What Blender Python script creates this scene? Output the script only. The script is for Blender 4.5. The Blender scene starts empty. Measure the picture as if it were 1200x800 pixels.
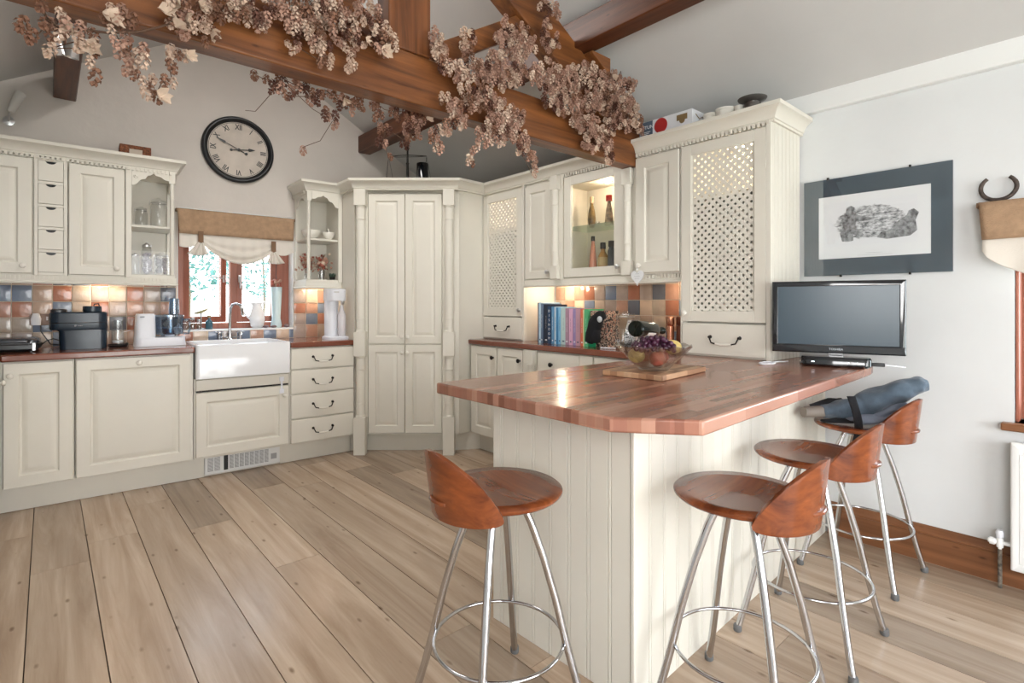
import bpy, bmesh, math, random
from mathutils import Matrix, Vector
S = bpy.context.scene; COL = S.collection; R = math.radians; PI = math.pi
random.seed(7)
# ---------------- camera, world, lights, exposure ----------------
cam = bpy.data.objects.new('camera', bpy.data.cameras.new('camera')); COL.objects.link(cam)
cam.location = (0, 0, 1.21); cam.rotation_euler = (R(90), 0, R(-41.3))
cam.data.sensor_width = 36; cam.data.lens = 18.6; cam.data.shift_y = -44/1200; cam.data.clip_start = .02
S.camera = cam
S.view_settings.view_transform = 'Standard'; S.view_settings.look = 'None'; S.view_settings.gamma = 1
S.view_settings.use_curve_mapping = False; S.view_settings.exposure = 0.72
W = bpy.data.worlds.new('sky'); S.world = W; W.use_nodes = True
wn = W.node_tree.nodes; wl = W.node_tree.links
bg = wn['Background']; bg.inputs['Strength'].default_value = 4.0
wg = wn.new('ShaderNodeValToRGB'); wt = wn.new('ShaderNodeTexCoord'); ws = wn.new('ShaderNodeSeparateXYZ')
wl.new(wt.outputs['Generated'], ws.inputs[0]); wl.new(ws.outputs['Z'], wg.inputs[0])
wg.color_ramp.elements[0].position = .0; wg.color_ramp.elements[0].color = (1, 1, 1, 1)
wg.color_ramp.elements[1].position = .6; wg.color_ramp.elements[1].color = (.62, .80, 1, 1)
wl.new(wg.outputs[0], bg.inputs['Color'])
def area(name, loc, rot, sx, sy, power, col):
    l = bpy.data.lights.new(name, 'AREA'); l.shape = 'RECTANGLE'; l.size = sx; l.size_y = sy; l.energy = power; l.color = col
    o = bpy.data.objects.new(name, l); COL.objects.link(o); o.location = loc; o.rotation_euler = rot; return o
def spot(name, loc, rot, power, col, ang=120, blend=.6, r=.02):
    l = bpy.data.lights.new(name, 'SPOT'); l.energy = power; l.color = col; l.spot_size = R(ang); l.spot_blend = blend; l.shadow_soft_size = r
    o = bpy.data.objects.new(name, l); COL.objects.link(o); o.location = loc; o.rotation_euler = rot; return o
area('rear_fill_light', (1.0, -2.62, 1.15), (R(90), 0, 0), 2.6, 2.0, 46, (1, .99, .97))  # fill light added behind the camera, at the unseen patio door
area('side_window_daylight', (3.5, -.35, 1.2), (R(90), 0, R(90)), 1.2, 1.0, 25, (.76, .89, 1))
area('left_fill_light', (-.80, -1.2, 1.55), (R(90), 0, R(-90)), 1.4, 1.1, 32, (1, .985, .96))  # unseen fill light added on the left to flatten the lighting
area('sink_window_daylight', (1.27, 5.25, 2.4), (R(-60), 0, R(-2.5)), 1.3, .9, 40, (.85, .93, 1))
area('slope_fill_light', (.3, .2, 2.98), (0, R(-29.9), 0), 1.0, 1.0, 18, (1, .99, .97))  # fill light added under the left slope; no roof window there
area('ridge_fill_light', (1.15, 2.9, 3.30), (0, 0, 0), .5, 1.2, 20, (1, .97, .93))  # unseen fill light added below the ridge to brighten the far end

# ---------------- frames ----------------
FR = {'W': (0, 0, 0), 'A': (1.870, 4.068, R(-2.5)), 'B': (0, 0, R(-90)), 'P': (0, 0, R(-41.3)), 'I': (1.317, .947, R(2.1)), 'C': (0, 0, R(90))}
def fpt(f, x, y):
    ox, oy, a = FR[f]; return (ox+x*math.cos(a)-y*math.sin(a), oy+x*math.sin(a)+y*math.cos(a))
# ---------------- mesh builder ----------------
class MB:
    def __init__(s): s.v = []; s.f = []; s.mi = []; s.tone = []; s.m = None; s.mat = 0; s.t = 0.5
    def add(s, vs, fs, m=None):
        n = len(s.v)
        if s.m is not None: vs = [tuple(s.m @ Vector(p)) for p in vs]
        s.v += [tuple(p) for p in vs]
        for f in fs: s.f.append(tuple(i+n for i in f)); s.mi.append(s.mat if m is None else m); s.tone.append(s.t)
        return s
    def box(s, x0, x1, y0, y1, z0, z1, m=None):
        return s.add([(x0,y0,z0),(x1,y0,z0),(x1,y1,z0),(x0,y1,z0),(x0,y0,z1),(x1,y0,z1),(x1,y1,z1),(x0,y1,z1)],
                     [(0,3,2,1),(4,5,6,7),(0,1,5,4),(1,2,6,5),(2,3,7,6),(3,0,4,7)], m)
    def prism(s, poly, z0, z1, m=None):            # plan polygon, counter-clockwise
        n = len(poly)
        return s.add([(x,y,z0) for x,y in poly]+[(x,y,z1) for x,y in poly],
                     [tuple(range(n-1,-1,-1)), tuple(range(n,2*n))]+[(i,(i+1)%n,n+(i+1)%n,n+i) for i in range(n)], m)
    def plate(s, poly, y0, y1, m=None):            # polygon in x,z (ccw seen from the front), extruded from y0 (front) to y1
        n = len(poly)
        return s.add([(x,y0,z) for x,z in poly]+[(x,y1,z) for x,z in poly],
                     [tuple(range(n)), tuple(range(2*n-1,n-1,-1))]+[((i+1)%n,i,n+i,n+(i+1)%n) for i in range(n)], m)
    def lathe(s, prof, c=(0,0,0), seg=24, m=None, ax='z', caps=True):
        vs = []; fs = []; k = len(prof)
        for i in range(seg):
            a = 2*PI*i/seg; ca, sa = math.cos(a), math.sin(a)
            for r, z in prof:
                p = (r*ca, r*sa, z)
                if ax == 'y': p = (r*ca, -z, r*sa)       # points towards -y
                if ax == 'x': p = (z, r*ca, r*sa)
                vs.append((c[0]+p[0], c[1]+p[1], c[2]+p[2]))
        for i in range(seg):
            j = (i+1) % seg
            for q in range(k-1): fs.append((i*k+q, j*k+q, j*k+q+1, i*k+q+1))
        if caps and prof[0][0] > 1e-6: fs.append(tuple(i*k for i in range(seg-1,-1,-1)))
        if caps and prof[-1][0] > 1e-6: fs.append(tuple(i*k+k-1 for i in range(seg)))
        return s.add(vs, fs, m)
    def tube(s, pts, r, seg=8, m=None, caps=True):
        P = [Vector(p) for p in pts]; n = len(P); rr = r if isinstance(r, (list, tuple)) else [r]*n
        t0 = (P[1]-P[0]).normalized(); up = Vector((0,0,1)) if abs(t0.z) < .9 else Vector((1,0,0))
        u = t0.cross(up).normalized(); vs = []
        for i in range(n):
            t = (P[min(i+1,n-1)]-P[max(i-1,0)]).normalized()
            u = (u-t*u.dot(t)).normalized(); w = t.cross(u)
            for k in range(seg):
                a = 2*PI*k/seg; vs.append(tuple(P[i]+(u*math.cos(a)+w*math.sin(a))*rr[i]))
        fs = [(i*seg+k, i*seg+(k+1)%seg, (i+1)*seg+(k+1)%seg, (i+1)*seg+k) for i in range(n-1) for k in range(seg)]
        if caps: fs += [tuple(range(seg-1,-1,-1)), tuple((n-1)*seg+k for k in range(seg))]
        return s.add(vs, fs, m)
    def ball(s, c, r, seg=12, rings=8, m=None, sc=(1,1,1)):
        vs = [(c[0], c[1], c[2]-r*sc[2])]; fs = []
        for j in range(1, rings):
            a = PI*j/rings
            for i in range(seg):
                b = 2*PI*i/seg; vs.append((c[0]+r*sc[0]*math.sin(a)*math.cos(b), c[1]+r*sc[1]*math.sin(a)*math.sin(b), c[2]-r*sc[2]*math.cos(a)))
        vs.append((c[0], c[1], c[2]+r*sc[2])); L = len(vs)-1
        for i in range(seg):
            fs.append((0, 1+(i+1)%seg, 1+i)); fs.append((L, L-seg+i, L-seg+(i+1)%seg))
            for j in range(rings-2): a0 = 1+j*seg; fs.append((a0+i, a0+(i+1)%seg, a0+seg+(i+1)%seg, a0+seg+i))
        return s.add(vs, fs, m)
    def grid(s, fn, nu, nv, m=None):
        vs = [fn(i/nu, j/nv) for j in range(nv+1) for i in range(nu+1)]
        return s.add(vs, [(j*(nu+1)+i, j*(nu+1)+i+1, (j+1)*(nu+1)+i+1, (j+1)*(nu+1)+i) for j in range(nv) for i in range(nu)], m)
    def rings(s, x0, x1, z0, z1, prof, back, m=None):  # nested rectangles (inset, y) on a front facing -y
        vs = []; fs = []
        seq = [(0, back)]+list(prof)
        for d, y in seq: vs += [(x0+d,y,z0+d),(x1-d,y,z0+d),(x1-d,y,z1-d),(x0+d,y,z1-d)]
        for k in range(len(seq)-1):
            a = k*4; b = a+4
            for i in range(4): j = (i+1)%4; fs.append((a+i,a+j,b+j,b+i))
        e = (len(seq)-1)*4; fs.append((e,e+1,e+2,e+3)); fs.append((3,2,1,0))
        return s.add(vs, fs, m)
    def text(s, st, x, y, z, size, rot=0, m=None, ext=.0006, fat=0, plane='xz', align='CENTER', sx=1):
        cu = bpy.data.curves.new('t', 'FONT'); cu.body = st; cu.size = size; cu.extrude = ext; cu.align_x = align; cu.align_y = 'CENTER'; cu.resolution_u = 3; cu.offset = fat
        o = bpy.data.objects.new('t', cu); COL.objects.link(o); bpy.context.view_layer.update()
        me = bpy.data.meshes.new_from_object(o.evaluated_get(bpy.context.evaluated_depsgraph_get()))
        bpy.data.objects.remove(o); ca, sa = math.cos(rot), math.sin(rot); vs = []
        for v in me.vertices:
            a, b = v.co.x*sx, v.co.y; a, b = a*ca-b*sa, a*sa+b*ca
            vs.append((x+a, y-v.co.z, z+b) if plane == 'xz' else (x+a, y+b, z+v.co.z))
        s.add(vs, [tuple(p.vertices) for p in me.polygons], m); bpy.data.meshes.remove(me); return s
def mesh_obj(name, b, mats, off=(0,0,0), bev=0, smooth=35, sub=0, solid=0, seg=2, fixn=True):
    me = bpy.data.meshes.new(name)
    me.from_pydata([(p[0]-off[0], p[1]-off[1], p[2]-off[2]) for p in b.v], [], b.f)
    for m in mats: me.materials.append(m)
    me.polygons.foreach_set('material_index', b.mi)
    at = me.attributes.new('tone', 'FLOAT', 'FACE'); at.data.foreach_set('value', b.tone)
    me.update()
    if len(b.f) < 60000 and fixn:
        bm = bmesh.new(); bm.from_mesh(me); bmesh.ops.recalc_face_normals(bm, faces=bm.faces); bm.to_mesh(me); bm.free()
    if smooth: me.polygons.foreach_set('use_smooth', [True]*len(me.polygons)); me.set_sharp_from_angle(angle=R(smooth))
    o = bpy.data.objects.new(name, me); COL.objects.link(o)
    if solid: md = o.modifiers.new('s', 'SOLIDIFY'); md.thickness = solid; md.offset = 0
    if bev: md = o.modifiers.new('b', 'BEVEL'); md.width = bev; md.segments = seg; md.limit_method = 'ANGLE'; md.angle_limit = R(40); md.harden_normals = False
    if sub: md = o.modifiers.new('u', 'SUBSURF'); md.levels = sub; md.render_levels = sub
    return o
def L(m): return m if isinstance(m, (list, tuple)) else [m]
class T:
    def __init__(s, name, label, cat, f='W', o=(0,0,0), group=None, rot=0, local=False):
        e = bpy.data.objects.new(name, None); COL.objects.link(e); e.empty_display_size = .05
        x, y = fpt(f, o[0], o[1]); e.location = (x, y, o[2]); e.rotation_euler = (0, 0, FR[f][2]+rot)
        e['label'] = label; e['category'] = cat
        if group: e['group'] = group
        s.e = e; s.off = (0,0,0) if local else o
    def part(s, name, b, mats, parent=None, label=None, **k):
        o = mesh_obj(name, b, L(mats), s.off, **k); o.parent = parent or s.e
        if label: o['label'] = label
        return o
def one(name, label, cat, b, mats, f='W', o=(0,0,0), group=None, rot=0, local=False, kind=None, **k):
    ob = mesh_obj(name, b, L(mats), (0,0,0) if local else o, **k)
    x, y = fpt(f, o[0], o[1]); ob.location = (x, y, o[2]); ob.rotation_euler = (0, 0, FR[f][2]+rot)
    ob['label'] = label; ob['category'] = cat
    if group: ob['group'] = group
    if kind: ob['kind'] = kind
    return ob
def st(name, b, mats, f='W', parent=None, **k):
    ob = mesh_obj(name, b, L(mats), **k)
    if parent: ob.parent = parent
    else:
        ob.location = (FR[f][0], FR[f][1], 0); ob.rotation_euler = (0, 0, FR[f][2]); ob['kind'] = 'structure'
    return ob
def copy_tree(e, loc, rz, label):
    c = e.copy(); COL.objects.link(c); c.location = loc; c.rotation_euler = (0,0,rz); c['label'] = label
    for ch in list(e.children):
        d = ch.copy(); COL.objects.link(d); d.parent = c
        for g in list(ch.children): h = g.copy(); COL.objects.link(h); h.parent = d
    return c
# ---------------- materials ----------------
def mat(name, col, rough=.5, metal=0, spec=.5, trans=0, ior=1.45, coat=0, bump=0, bs=40, var=0, vs=6, emit=None, es=0, sheen=0):
    m = bpy.data.materials.new(name); m.use_nodes = True; nt = m.node_tree; b = nt.nodes['Principled BSDF']
    b.inputs['Base Color'].default_value = (*col, 1); b.inputs['Roughness'].default_value = rough; b.inputs['Metallic'].default_value = metal
    b.inputs['Specular IOR Level'].default_value = spec; b.inputs['Transmission Weight'].default_value = trans; b.inputs['IOR'].default_value = ior
    b.inputs['Coat Weight'].default_value = coat; b.inputs['Sheen Weight'].default_value = sheen
    if emit: b.inputs['Emission Color'].default_value = (*emit, 1); b.inputs['Emission Strength'].default_value = es
    tc = nt.nodes.new('ShaderNodeTexCoord')
    if bump:
        n = nt.nodes.new('ShaderNodeTexNoise'); n.inputs['Scale'].default_value = bs; n.inputs['Detail'].default_value = 4
        bp = nt.nodes.new('ShaderNodeBump'); bp.inputs['Strength'].default_value = bump; bp.inputs['Distance'].default_value = .01
        nt.links.new(tc.outputs['Object'], n.inputs['Vector']); nt.links.new(n.outputs[0], bp.inputs['Height']); nt.links.new(bp.outputs[0], b.inputs['Normal'])
    if var:
        n = nt.nodes.new('ShaderNodeTexNoise'); n.inputs['Scale'].default_value = vs; n.inputs['Detail'].default_value = 6
        r = nt.nodes.new('ShaderNodeValToRGB'); r.color_ramp.elements[0].position = .3; r.color_ramp.elements[1].position = .7
        r.color_ramp.elements[0].color = (*[c*(1-var) for c in col], 1); r.color_ramp.elements[1].color = (*[min(1, c*(1+var)) for c in col], 1)
        nt.links.new(tc.outputs['Object'], n.inputs['Vector']); nt.links.new(n.outputs[0], r.inputs[0]); nt.links.new(r.outputs[0], b.inputs['Base Color'])
    return m
def thin_glass(name, tint=(1,1,1), refl=.05, rough=.02):
    m = bpy.data.materials.new(name); m.use_nodes = True; nt = m.node_tree; nt.nodes.clear()
    o = nt.nodes.new('ShaderNodeOutputMaterial'); t = nt.nodes.new('ShaderNodeBsdfTransparent'); g = nt.nodes.new('ShaderNodeBsdfGlossy'); x = nt.nodes.new('ShaderNodeMixShader')
    lw = nt.nodes.new('ShaderNodeLayerWeight'); lw.inputs[0].default_value = .35; mm = nt.nodes.new('ShaderNodeMath'); mm.operation = 'MULTIPLY_ADD'; mm.inputs[1].default_value = .28; mm.inputs[2].default_value = refl
    t.inputs[0].default_value = (*tint, 1); g.inputs['Roughness'].default_value = rough
    nt.links.new(lw.outputs['Facing'], mm.inputs[0]); nt.links.new(mm.outputs[0], x.inputs[0]); nt.links.new(t.outputs[0], x.inputs[1]); nt.links.new(g.outputs[0], x.inputs[2]); nt.links.new(x.outputs[0], o.inputs[0]); return m
def nodes(m): return m.node_tree.nodes, m.node_tree.links, m.node_tree.nodes['Principled BSDF']
def wood(name, c0, c1, rough=.45, axis='x', scale=1.0, coat=0, bump=.15, knots=True, attr=False, c2=None):
    m = mat(name, c0, rough, coat=coat); N, K, b = nodes(m)
    tc = N.new('ShaderNodeTexCoord'); mp = N.new('ShaderNodeMapping'); s = [26*scale]*3; s['xyz'.index(axis)] = 1.6*scale; mp.inputs['Scale'].default_value = s
    K.new(tc.outputs['Object'], mp.inputs[0])
    n = N.new('ShaderNodeTexNoise'); n.inputs['Scale'].default_value = 1; n.inputs['Detail'].default_value = 7; n.inputs['Roughness'].default_value = .62; n.inputs['Distortion'].default_value = .6
    vec = mp.outputs[0]
    if attr:
        at = N.new('ShaderNodeAttribute'); at.attribute_name = 'tone'; cm = N.new('ShaderNodeVectorMath'); cm.operation = 'MULTIPLY_ADD'
        cb = N.new('ShaderNodeCombineXYZ'); K.new(at.outputs['Fac'], cb.inputs[0]); K.new(at.outputs['Fac'], cb.inputs[1]); K.new(at.outputs['Fac'], cb.inputs[2])
        K.new(cb.outputs[0], cm.inputs[0]); cm.inputs[1].default_value = (37, 91, 53); K.new(vec, cm.inputs[2]); vec = cm.outputs[0]
    K.new(vec, n.inputs['Vector'])
    r = N.new('ShaderNodeValToRGB'); e = r.color_ramp.elements; e[0].position = .32; e[0].color = (*c0, 1); e[1].position = .66; e[1].color = (*c1, 1)
    K.new(n.outputs[0], r.inputs[0]); out = r.outputs[0]
    if knots:
        kn = N.new('ShaderNodeTexVoronoi'); km = N.new('ShaderNodeMapping'); ks = [5*scale]*3; ks['xyz'.index(axis)] = 2.0*scale; km.inputs['Scale'].default_value = ks
        K.new(tc.outputs['Object'], km.inputs[0]); K.new(km.outputs[0], kn.inputs['Vector'])
        kr = N.new('ShaderNodeValToRGB'); kr.color_ramp.elements[0].position = .04; kr.color_ramp.elements[0].color = (.35,.28,.22,1); kr.color_ramp.elements[1].position = .13; kr.color_ramp.elements[1].color = (1,1,1,1)
        K.new(kn.outputs['Distance'], kr.inputs[0]); mx = N.new('ShaderNodeMix'); mx.data_type = 'RGBA'; mx.blend_type = 'MULTIPLY'; mx.inputs['Factor'].default_value = .8
        K.new(out, mx.inputs['A']); K.new(kr.outputs[0], mx.inputs['B']); out = mx.outputs['Result']
    if attr:
        mr = N.new('ShaderNodeMapRange'); mr.inputs['To Min'].default_value = .72; mr.inputs['To Max'].default_value = 1.22; K.new(at.outputs['Fac'], mr.inputs[0])
        mx = N.new('ShaderNodeVectorMath'); mx.operation = 'SCALE'; K.new(out, mx.inputs[0]); K.new(mr.outputs[0], mx.inputs['Scale']); out = mx.outputs[0]
    K.new(out, b.inputs['Base Color'])
    bp = N.new('ShaderNodeBump'); bp.inputs['Strength'].default_value = bump; bp.inputs['Distance'].default_value = .004; K.new(n.outputs[0], bp.inputs['Height']); K.new(bp.outputs[0], b.inputs['Normal'])
    return m
def staves(name, w, ln, cols, rough=.25, coat=.3):
    m = mat(name, cols[0], rough, coat=coat); N, K, b = nodes(m)
    def mt(op, a, bb=None, c=None):
        q = N.new('ShaderNodeMath'); q.operation = op
        for i, v in enumerate((a, bb, c)):
            if v is None: continue
            if isinstance(v, (int, float)): q.inputs[i].default_value = v
            else: K.new(v, q.inputs[i])
        return q.outputs[0]
    tc = N.new('ShaderNodeTexCoord'); sp = N.new('ShaderNodeSeparateXYZ'); K.new(tc.outputs['Object'], sp.inputs[0])
    row = mt('FLOOR', mt('DIVIDE', sp.outputs[1], w)); wn1 = N.new('ShaderNodeTexWhiteNoise'); wn1.noise_dimensions = '1D'; K.new(row, wn1.inputs['W'])
    colm = mt('FLOOR', mt('ADD', mt('DIVIDE', sp.outputs[0], ln), mt('MULTIPLY', wn1.outputs['Value'], 7.0)))
    wn2 = N.new('ShaderNodeTexWhiteNoise'); wn2.noise_dimensions = '1D'; K.new(mt('ADD', mt('MULTIPLY', row, 13.7), mt('MULTIPLY', colm, 3.31)), wn2.inputs['W'])
    r = N.new('ShaderNodeValToRGB'); r.color_ramp.interpolation = 'LINEAR'; e = r.color_ramp.elements
    e[0].color = (*cols[0], 1); e[1].color = (*cols[-1], 1)
    for i, c in enumerate(cols[1:-1]): q = e.new((i+1)/(len(cols)-1)); q.color = (*c, 1)
    K.new(wn2.outputs['Value'], r.inputs[0])
    mp = N.new('ShaderNodeMapping'); mp.inputs['Scale'].default_value = (5, 70, 12); K.new(tc.outputs['Object'], mp.inputs[0]); n = N.new('ShaderNodeTexNoise'); n.inputs['Scale'].default_value = 1; n.inputs['Detail'].default_value = 5; K.new(mp.outputs[0], n.inputs['Vector'])
    mr = N.new('ShaderNodeMapRange'); mr.inputs['To Min'].default_value = .82; mr.inputs['To Max'].default_value = 1.15; K.new(n.outputs[0], mr.inputs[0])
    mx = N.new('ShaderNodeVectorMath'); mx.operation = 'SCALE'; K.new(r.outputs[0], mx.inputs[0]); K.new(mr.outputs[0], mx.inputs['Scale']); K.new(mx.outputs[0], b.inputs['Base Color'])
    return m
M = {}
M['cream'] = mat('cream_paint', (.72,.69,.61), .42, var=.03, vs=3)
M['inside'] = mat('cabinet_inside', (.70,.66,.56), .55)
M['wall'] = mat('plaster', (.68,.695,.70), .8, bump=.25, bs=14, var=.035, vs=2.5)
M['gable'] = mat('shade_tinted_plaster', (.60,.555,.51), .85, bump=.25, bs=14, var=.05, vs=2.5)  # same plaster as the walls, with the gable's dimmer light put into its colour
M['ceil'] = mat('ceiling_plaster', (.58,.575,.565), .85, bump=.25, bs=9, var=.05, vs=1.6)
M['band'] = mat('white_gloss_paint', (.80,.81,.80), .5)
M['reveal'] = mat('reveal_paint', (.85,.86,.86), .6)
M['plank'] = wood('oak_planks', (.31,.215,.145), (.50,.385,.285), .27, 'y', .55, attr=True, bump=.12)
M['gap'] = mat('floor_gap', (.03,.02,.012), .9)
M['beamx'] = wood('stained_beam_wood', (.07,.021,.007), (.25,.090,.026), .38, 'x', .8, bump=.3)
M['beamy'] = wood('stained_purlin_wood', (.05,.015,.006), (.14,.043,.015), .42, 'y', .8, bump=.3)
M['beamz'] = wood('stained_post_wood', (.08,.026,.009), (.22,.078,.026), .40, 'z', .8, bump=.3)
M['pine'] = wood('varnished_pine', (.13,.050,.020), (.25,.105,.045), .35, 'y', .7, bump=.15)
M['winwood'] = wood('red_window_wood', (.24,.075,.045), (.36,.13,.08), .4, 'z', .8, knots=False)
M['top'] = staves('butcher_block', .028, .42, [(.20,.075,.045),(.37,.17,.11),(.30,.12,.08),(.47,.25,.175),(.24,.09,.058),(.42,.205,.14)], .24, .15)
M['topd'] = staves('dark_worktop', .034, .5, [(.16,.045,.025),(.22,.07,.04),(.19,.055,.03)], .2, .4)
M['board'] = staves('maple_and_walnut_board', .032, .09, [(.50,.29,.16),(.56,.36,.22),(.20,.09,.045),(.44,.24,.13)], .5, 0)
M['cherry'] = wood('cherry_ply', (.075,.017,.007), (.29,.078,.022), .22, 'x', .55, coat=.2, bump=.03, knots=False)
M['chrome'] = mat('chrome', (.56,.56,.57), .11, 1)
M['steel'] = mat('brushed_steel', (.6,.6,.6), .3, 1)
M['iron'] = mat('black_iron', (.025,.022,.02), .45, .6)
M['rust'] = mat('rusty_iron', (.09,.07,.06), .65, .5, var=.4, vs=40)
M['black'] = mat('black_plastic', (.012,.013,.015), .3)
M['gloss'] = mat('gloss_black', (.006,.008,.011), .08, coat=.6)
M['screen'] = mat('tv_screen', (.022,.048,.070), .28, spec=.6)
M['navy'] = mat('dark_blue_grey_plastic', (.009,.020,.034), .26)
M['white'] = mat('white_ceramic', (.80,.81,.83), .14, coat=.3)
M['porc'] = mat('cream_porcelain', (.78,.75,.68), .2)
M['plastic'] = mat('white_plastic', (.78,.80,.85), .3)
M['metalw'] = mat('white_enamel', (.82,.83,.82), .3)
M['grout'] = mat('grout', (.66,.57,.47), .85)
M['glass'] = thin_glass('clear_glass')
M['cabglass'] = thin_glass('cabinet_door_glass', (1,1,1), .02, 0)
M['cabglass'].node_tree.nodes['Math'].inputs[1].default_value = .10
M['jar'] = thin_glass('jar_glass', (.95,.965,.965), .06)
M['bowl'] = thin_glass('pressed_glass', (.93,.94,.95), .13, .06)
M['bowl'].node_tree.nodes['Math'].inputs[1].default_value = .5
M['burlap'] = mat('burlap', (.40,.26,.16), .95, bump=.5, bs=260, var=.14, vs=30)
M['linen'] = mat('linen', (.72,.67,.60), .95, bump=.2, bs=200)
M['tie'] = mat('brown_tape', (.20,.12,.07), .9)
M['paper'] = mat('paper', (.82,.84,.85), .7)
M['mount'] = mat('grey_mount', (.055,.085,.11), .12, coat=.5, var=.25, vs=2)
M['ink'] = mat('ink', (.04,.045,.05), .8)
M['stem'] = mat('dry_stem', (.10,.055,.035), .9)
M['hop'] = [mat('dry_hop_%s' % n, c, .85, var=.2, vs=60) for n, c in (('pink',(.42,.25,.185)),('tan',(.60,.44,.34)),('brown',(.24,.12,.075)),('dark',(.11,.045,.03)))]
M['leaf'] = mat('dry_leaf', (.55,.42,.32), .85, var=.2, vs=30)
M['copper'] = mat('copper', (.62,.30,.20), .25, 1)
M['wine'] = mat('wine_bottle_glass', (.006,.008,.005), .15, spec=.35)
M['label'] = mat('paper_label', (.62,.54,.50), .7)
M['grape'] = mat('black_grape', (.06,.016,.038), .3, var=.3, vs=60)
M['lemon'] = mat('lemon_peel', (.62,.46,.15), .45, bump=.1, bs=200)
M['apple'] = mat('red_apple', (.40,.09,.06), .3, var=.5, vs=18)
M['cloth'] = mat('blue_grey_cloth', (.085,.12,.16), .9, bump=.3, bs=60, var=.25, vs=18, sheen=.3)
M['cloth2'] = mat('pale_grey_cloth', (.22,.25,.32), .9, bump=.3, bs=60)
M['tan'] = mat('taupe_vinyl', (.20,.17,.145), .5)
M['felt'] = mat('black_cloth', (.008,.008,.010), .95, bump=.3, bs=80)
M['clockface'] = mat('aged_clock_face', (.55,.49,.43), .7, var=.12, vs=9)
M['lamp'] = mat('lit_bulb', (1,1,1), .5, emit=(1,.82,.6), es=12)
M['leaves'] = mat('garden_leaves', (.085,.19,.17), .8, var=.35, vs=3)
M['bark'] = mat('bark', (.16,.11,.07), .9, bump=.5)
M['lawn'] = mat('lawn_grass', (.62,.70,.52), .9, var=.3, vs=2)
def plain(name, c, r=.5, **k):
    if name not in M: M[name] = mat(name, c, r, **k)
    return M[name]
TC = [(.46,.33,.25),(.36,.15,.09),(.17,.215,.30),(.42,.34,.27),(.26,.17,.14),(.45,.265,.19),(.58,.45,.34),(.13,.14,.17),(.38,.31,.27)]
M['tiles'] = [mat('glazed_tile_%s' % n, c, .16, coat=.3, bump=.55, bs=13, var=.16, vs=9) for n, c in zip(('sand','terracotta','blue','stone','umber','salmon','cream','slate','mushroom'), TC)]
# ---------------- room shell ----------------
XL, XR, YB = -.82, 3.12, -2.7
EZ, SL = 2.31, .575
RX = (XL+XR)/2; RZ = EZ+SL*(XR-XL)/2
b = MB(); b.box(XL-.3, XR+.3, YB-.3, 5.3, -.12, -.02, 1)
x = -.058-.2105*4; k = 0
rf = random.Random(3)
while x < XR+.02:
    x1 = x+.2105; y = YB-.1 + rf.uniform(-1.6, -.3)
    while y < 5.0:
        ln = rf.uniform(1.9, 2.9)
        b.t = rf.random(); b.box(x+.0018, x1-.0018, y, y+ln-.002, -.03, 0, 0); y += ln
    x = x1
b.t = .5
st('floor', b, [M['plank'], M['gap']], smooth=0)
# gable wall with the sink window opening (frame A: u along the wall, v into it)
HU0, HU1, HZ0, HZ1 = -1.150, -.300, 1.0, 1.95
b = MB()
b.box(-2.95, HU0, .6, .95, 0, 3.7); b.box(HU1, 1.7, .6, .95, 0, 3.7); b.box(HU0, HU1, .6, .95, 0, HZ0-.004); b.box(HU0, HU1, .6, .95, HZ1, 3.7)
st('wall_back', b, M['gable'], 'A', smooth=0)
b = MB(); b.box(HU1-.003, HU1+.0, .60, .93, HZ0, HZ1); b.box(HU0, HU0+.003, .60, .93, HZ0, HZ1); b.box(HU0, HU1, .60, .93, HZ1-.003, HZ1); b.box(HU0, HU1, .594, .95, HZ0-.004, HZ0+.008)
st('trim_1', b, M['reveal'], 'A', smooth=0)
# right wall with its window
WY0, WY1, WZ0, WZ1 = -1.05, .283, .70, 1.56
b = MB(); b.box(XR, XR+.3, WY1, 5.3, 0, 2.9); b.box(XR, XR+.3, YB, WY0, 0, 2.9); b.box(XR, XR+.3, WY0, WY1, 0, WZ0); b.box(XR, XR+.3, WY0, WY1, WZ1, 2.9)
st('wall_right', b, M['wall'], smooth=0)
b = MB(); b.box(XR-.045, XR+.0, YB, 1.6, 2.235, 2.37); b.box(XR-.02, XR, 1.6, 4.5, 2.235, 2.37)
st('trim_2', b, M['band'], smooth=0, bev=.006)
# left wall with an opening added for fill light, rear wall with a patio door opening
b = MB(); b.box(XL-.3, XL, -.5, 5.3, 0, 2.9); b.box(XL-.3, XL, YB, -1.9, 0, 2.9); b.box(XL-.3, XL, -1.9, -.5, 0, 1.0); b.box(XL-.3, XL, -1.9, -.5, 2.1, 2.9)
st('wall_left', b, M['wall'], smooth=0)
b = MB(); b.box(XL-.3, -.3, YB-.25, YB, 0, 3.7); b.box(2.3, XR+.3, YB-.25, YB, 0, 3.7); b.box(-.3, 2.3, YB-.25, YB, 2.15, 3.7)
st('wall_front', b, M['wall'], smooth=0)
b = MB()
for sx in (1, -1):
    xe = RX+sx*(XR-RX+.35); ze = EZ-SL*.35
    P = [(xe, ze), (RX, RZ), (RX, RZ+.08), (xe, ze+.08)]
    if sx == -1: P = P[::-1]
    b.plate(P[::-1], YB-.3, 5.3)
st('ceiling', b, M['ceil'], smooth=0)
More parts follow.
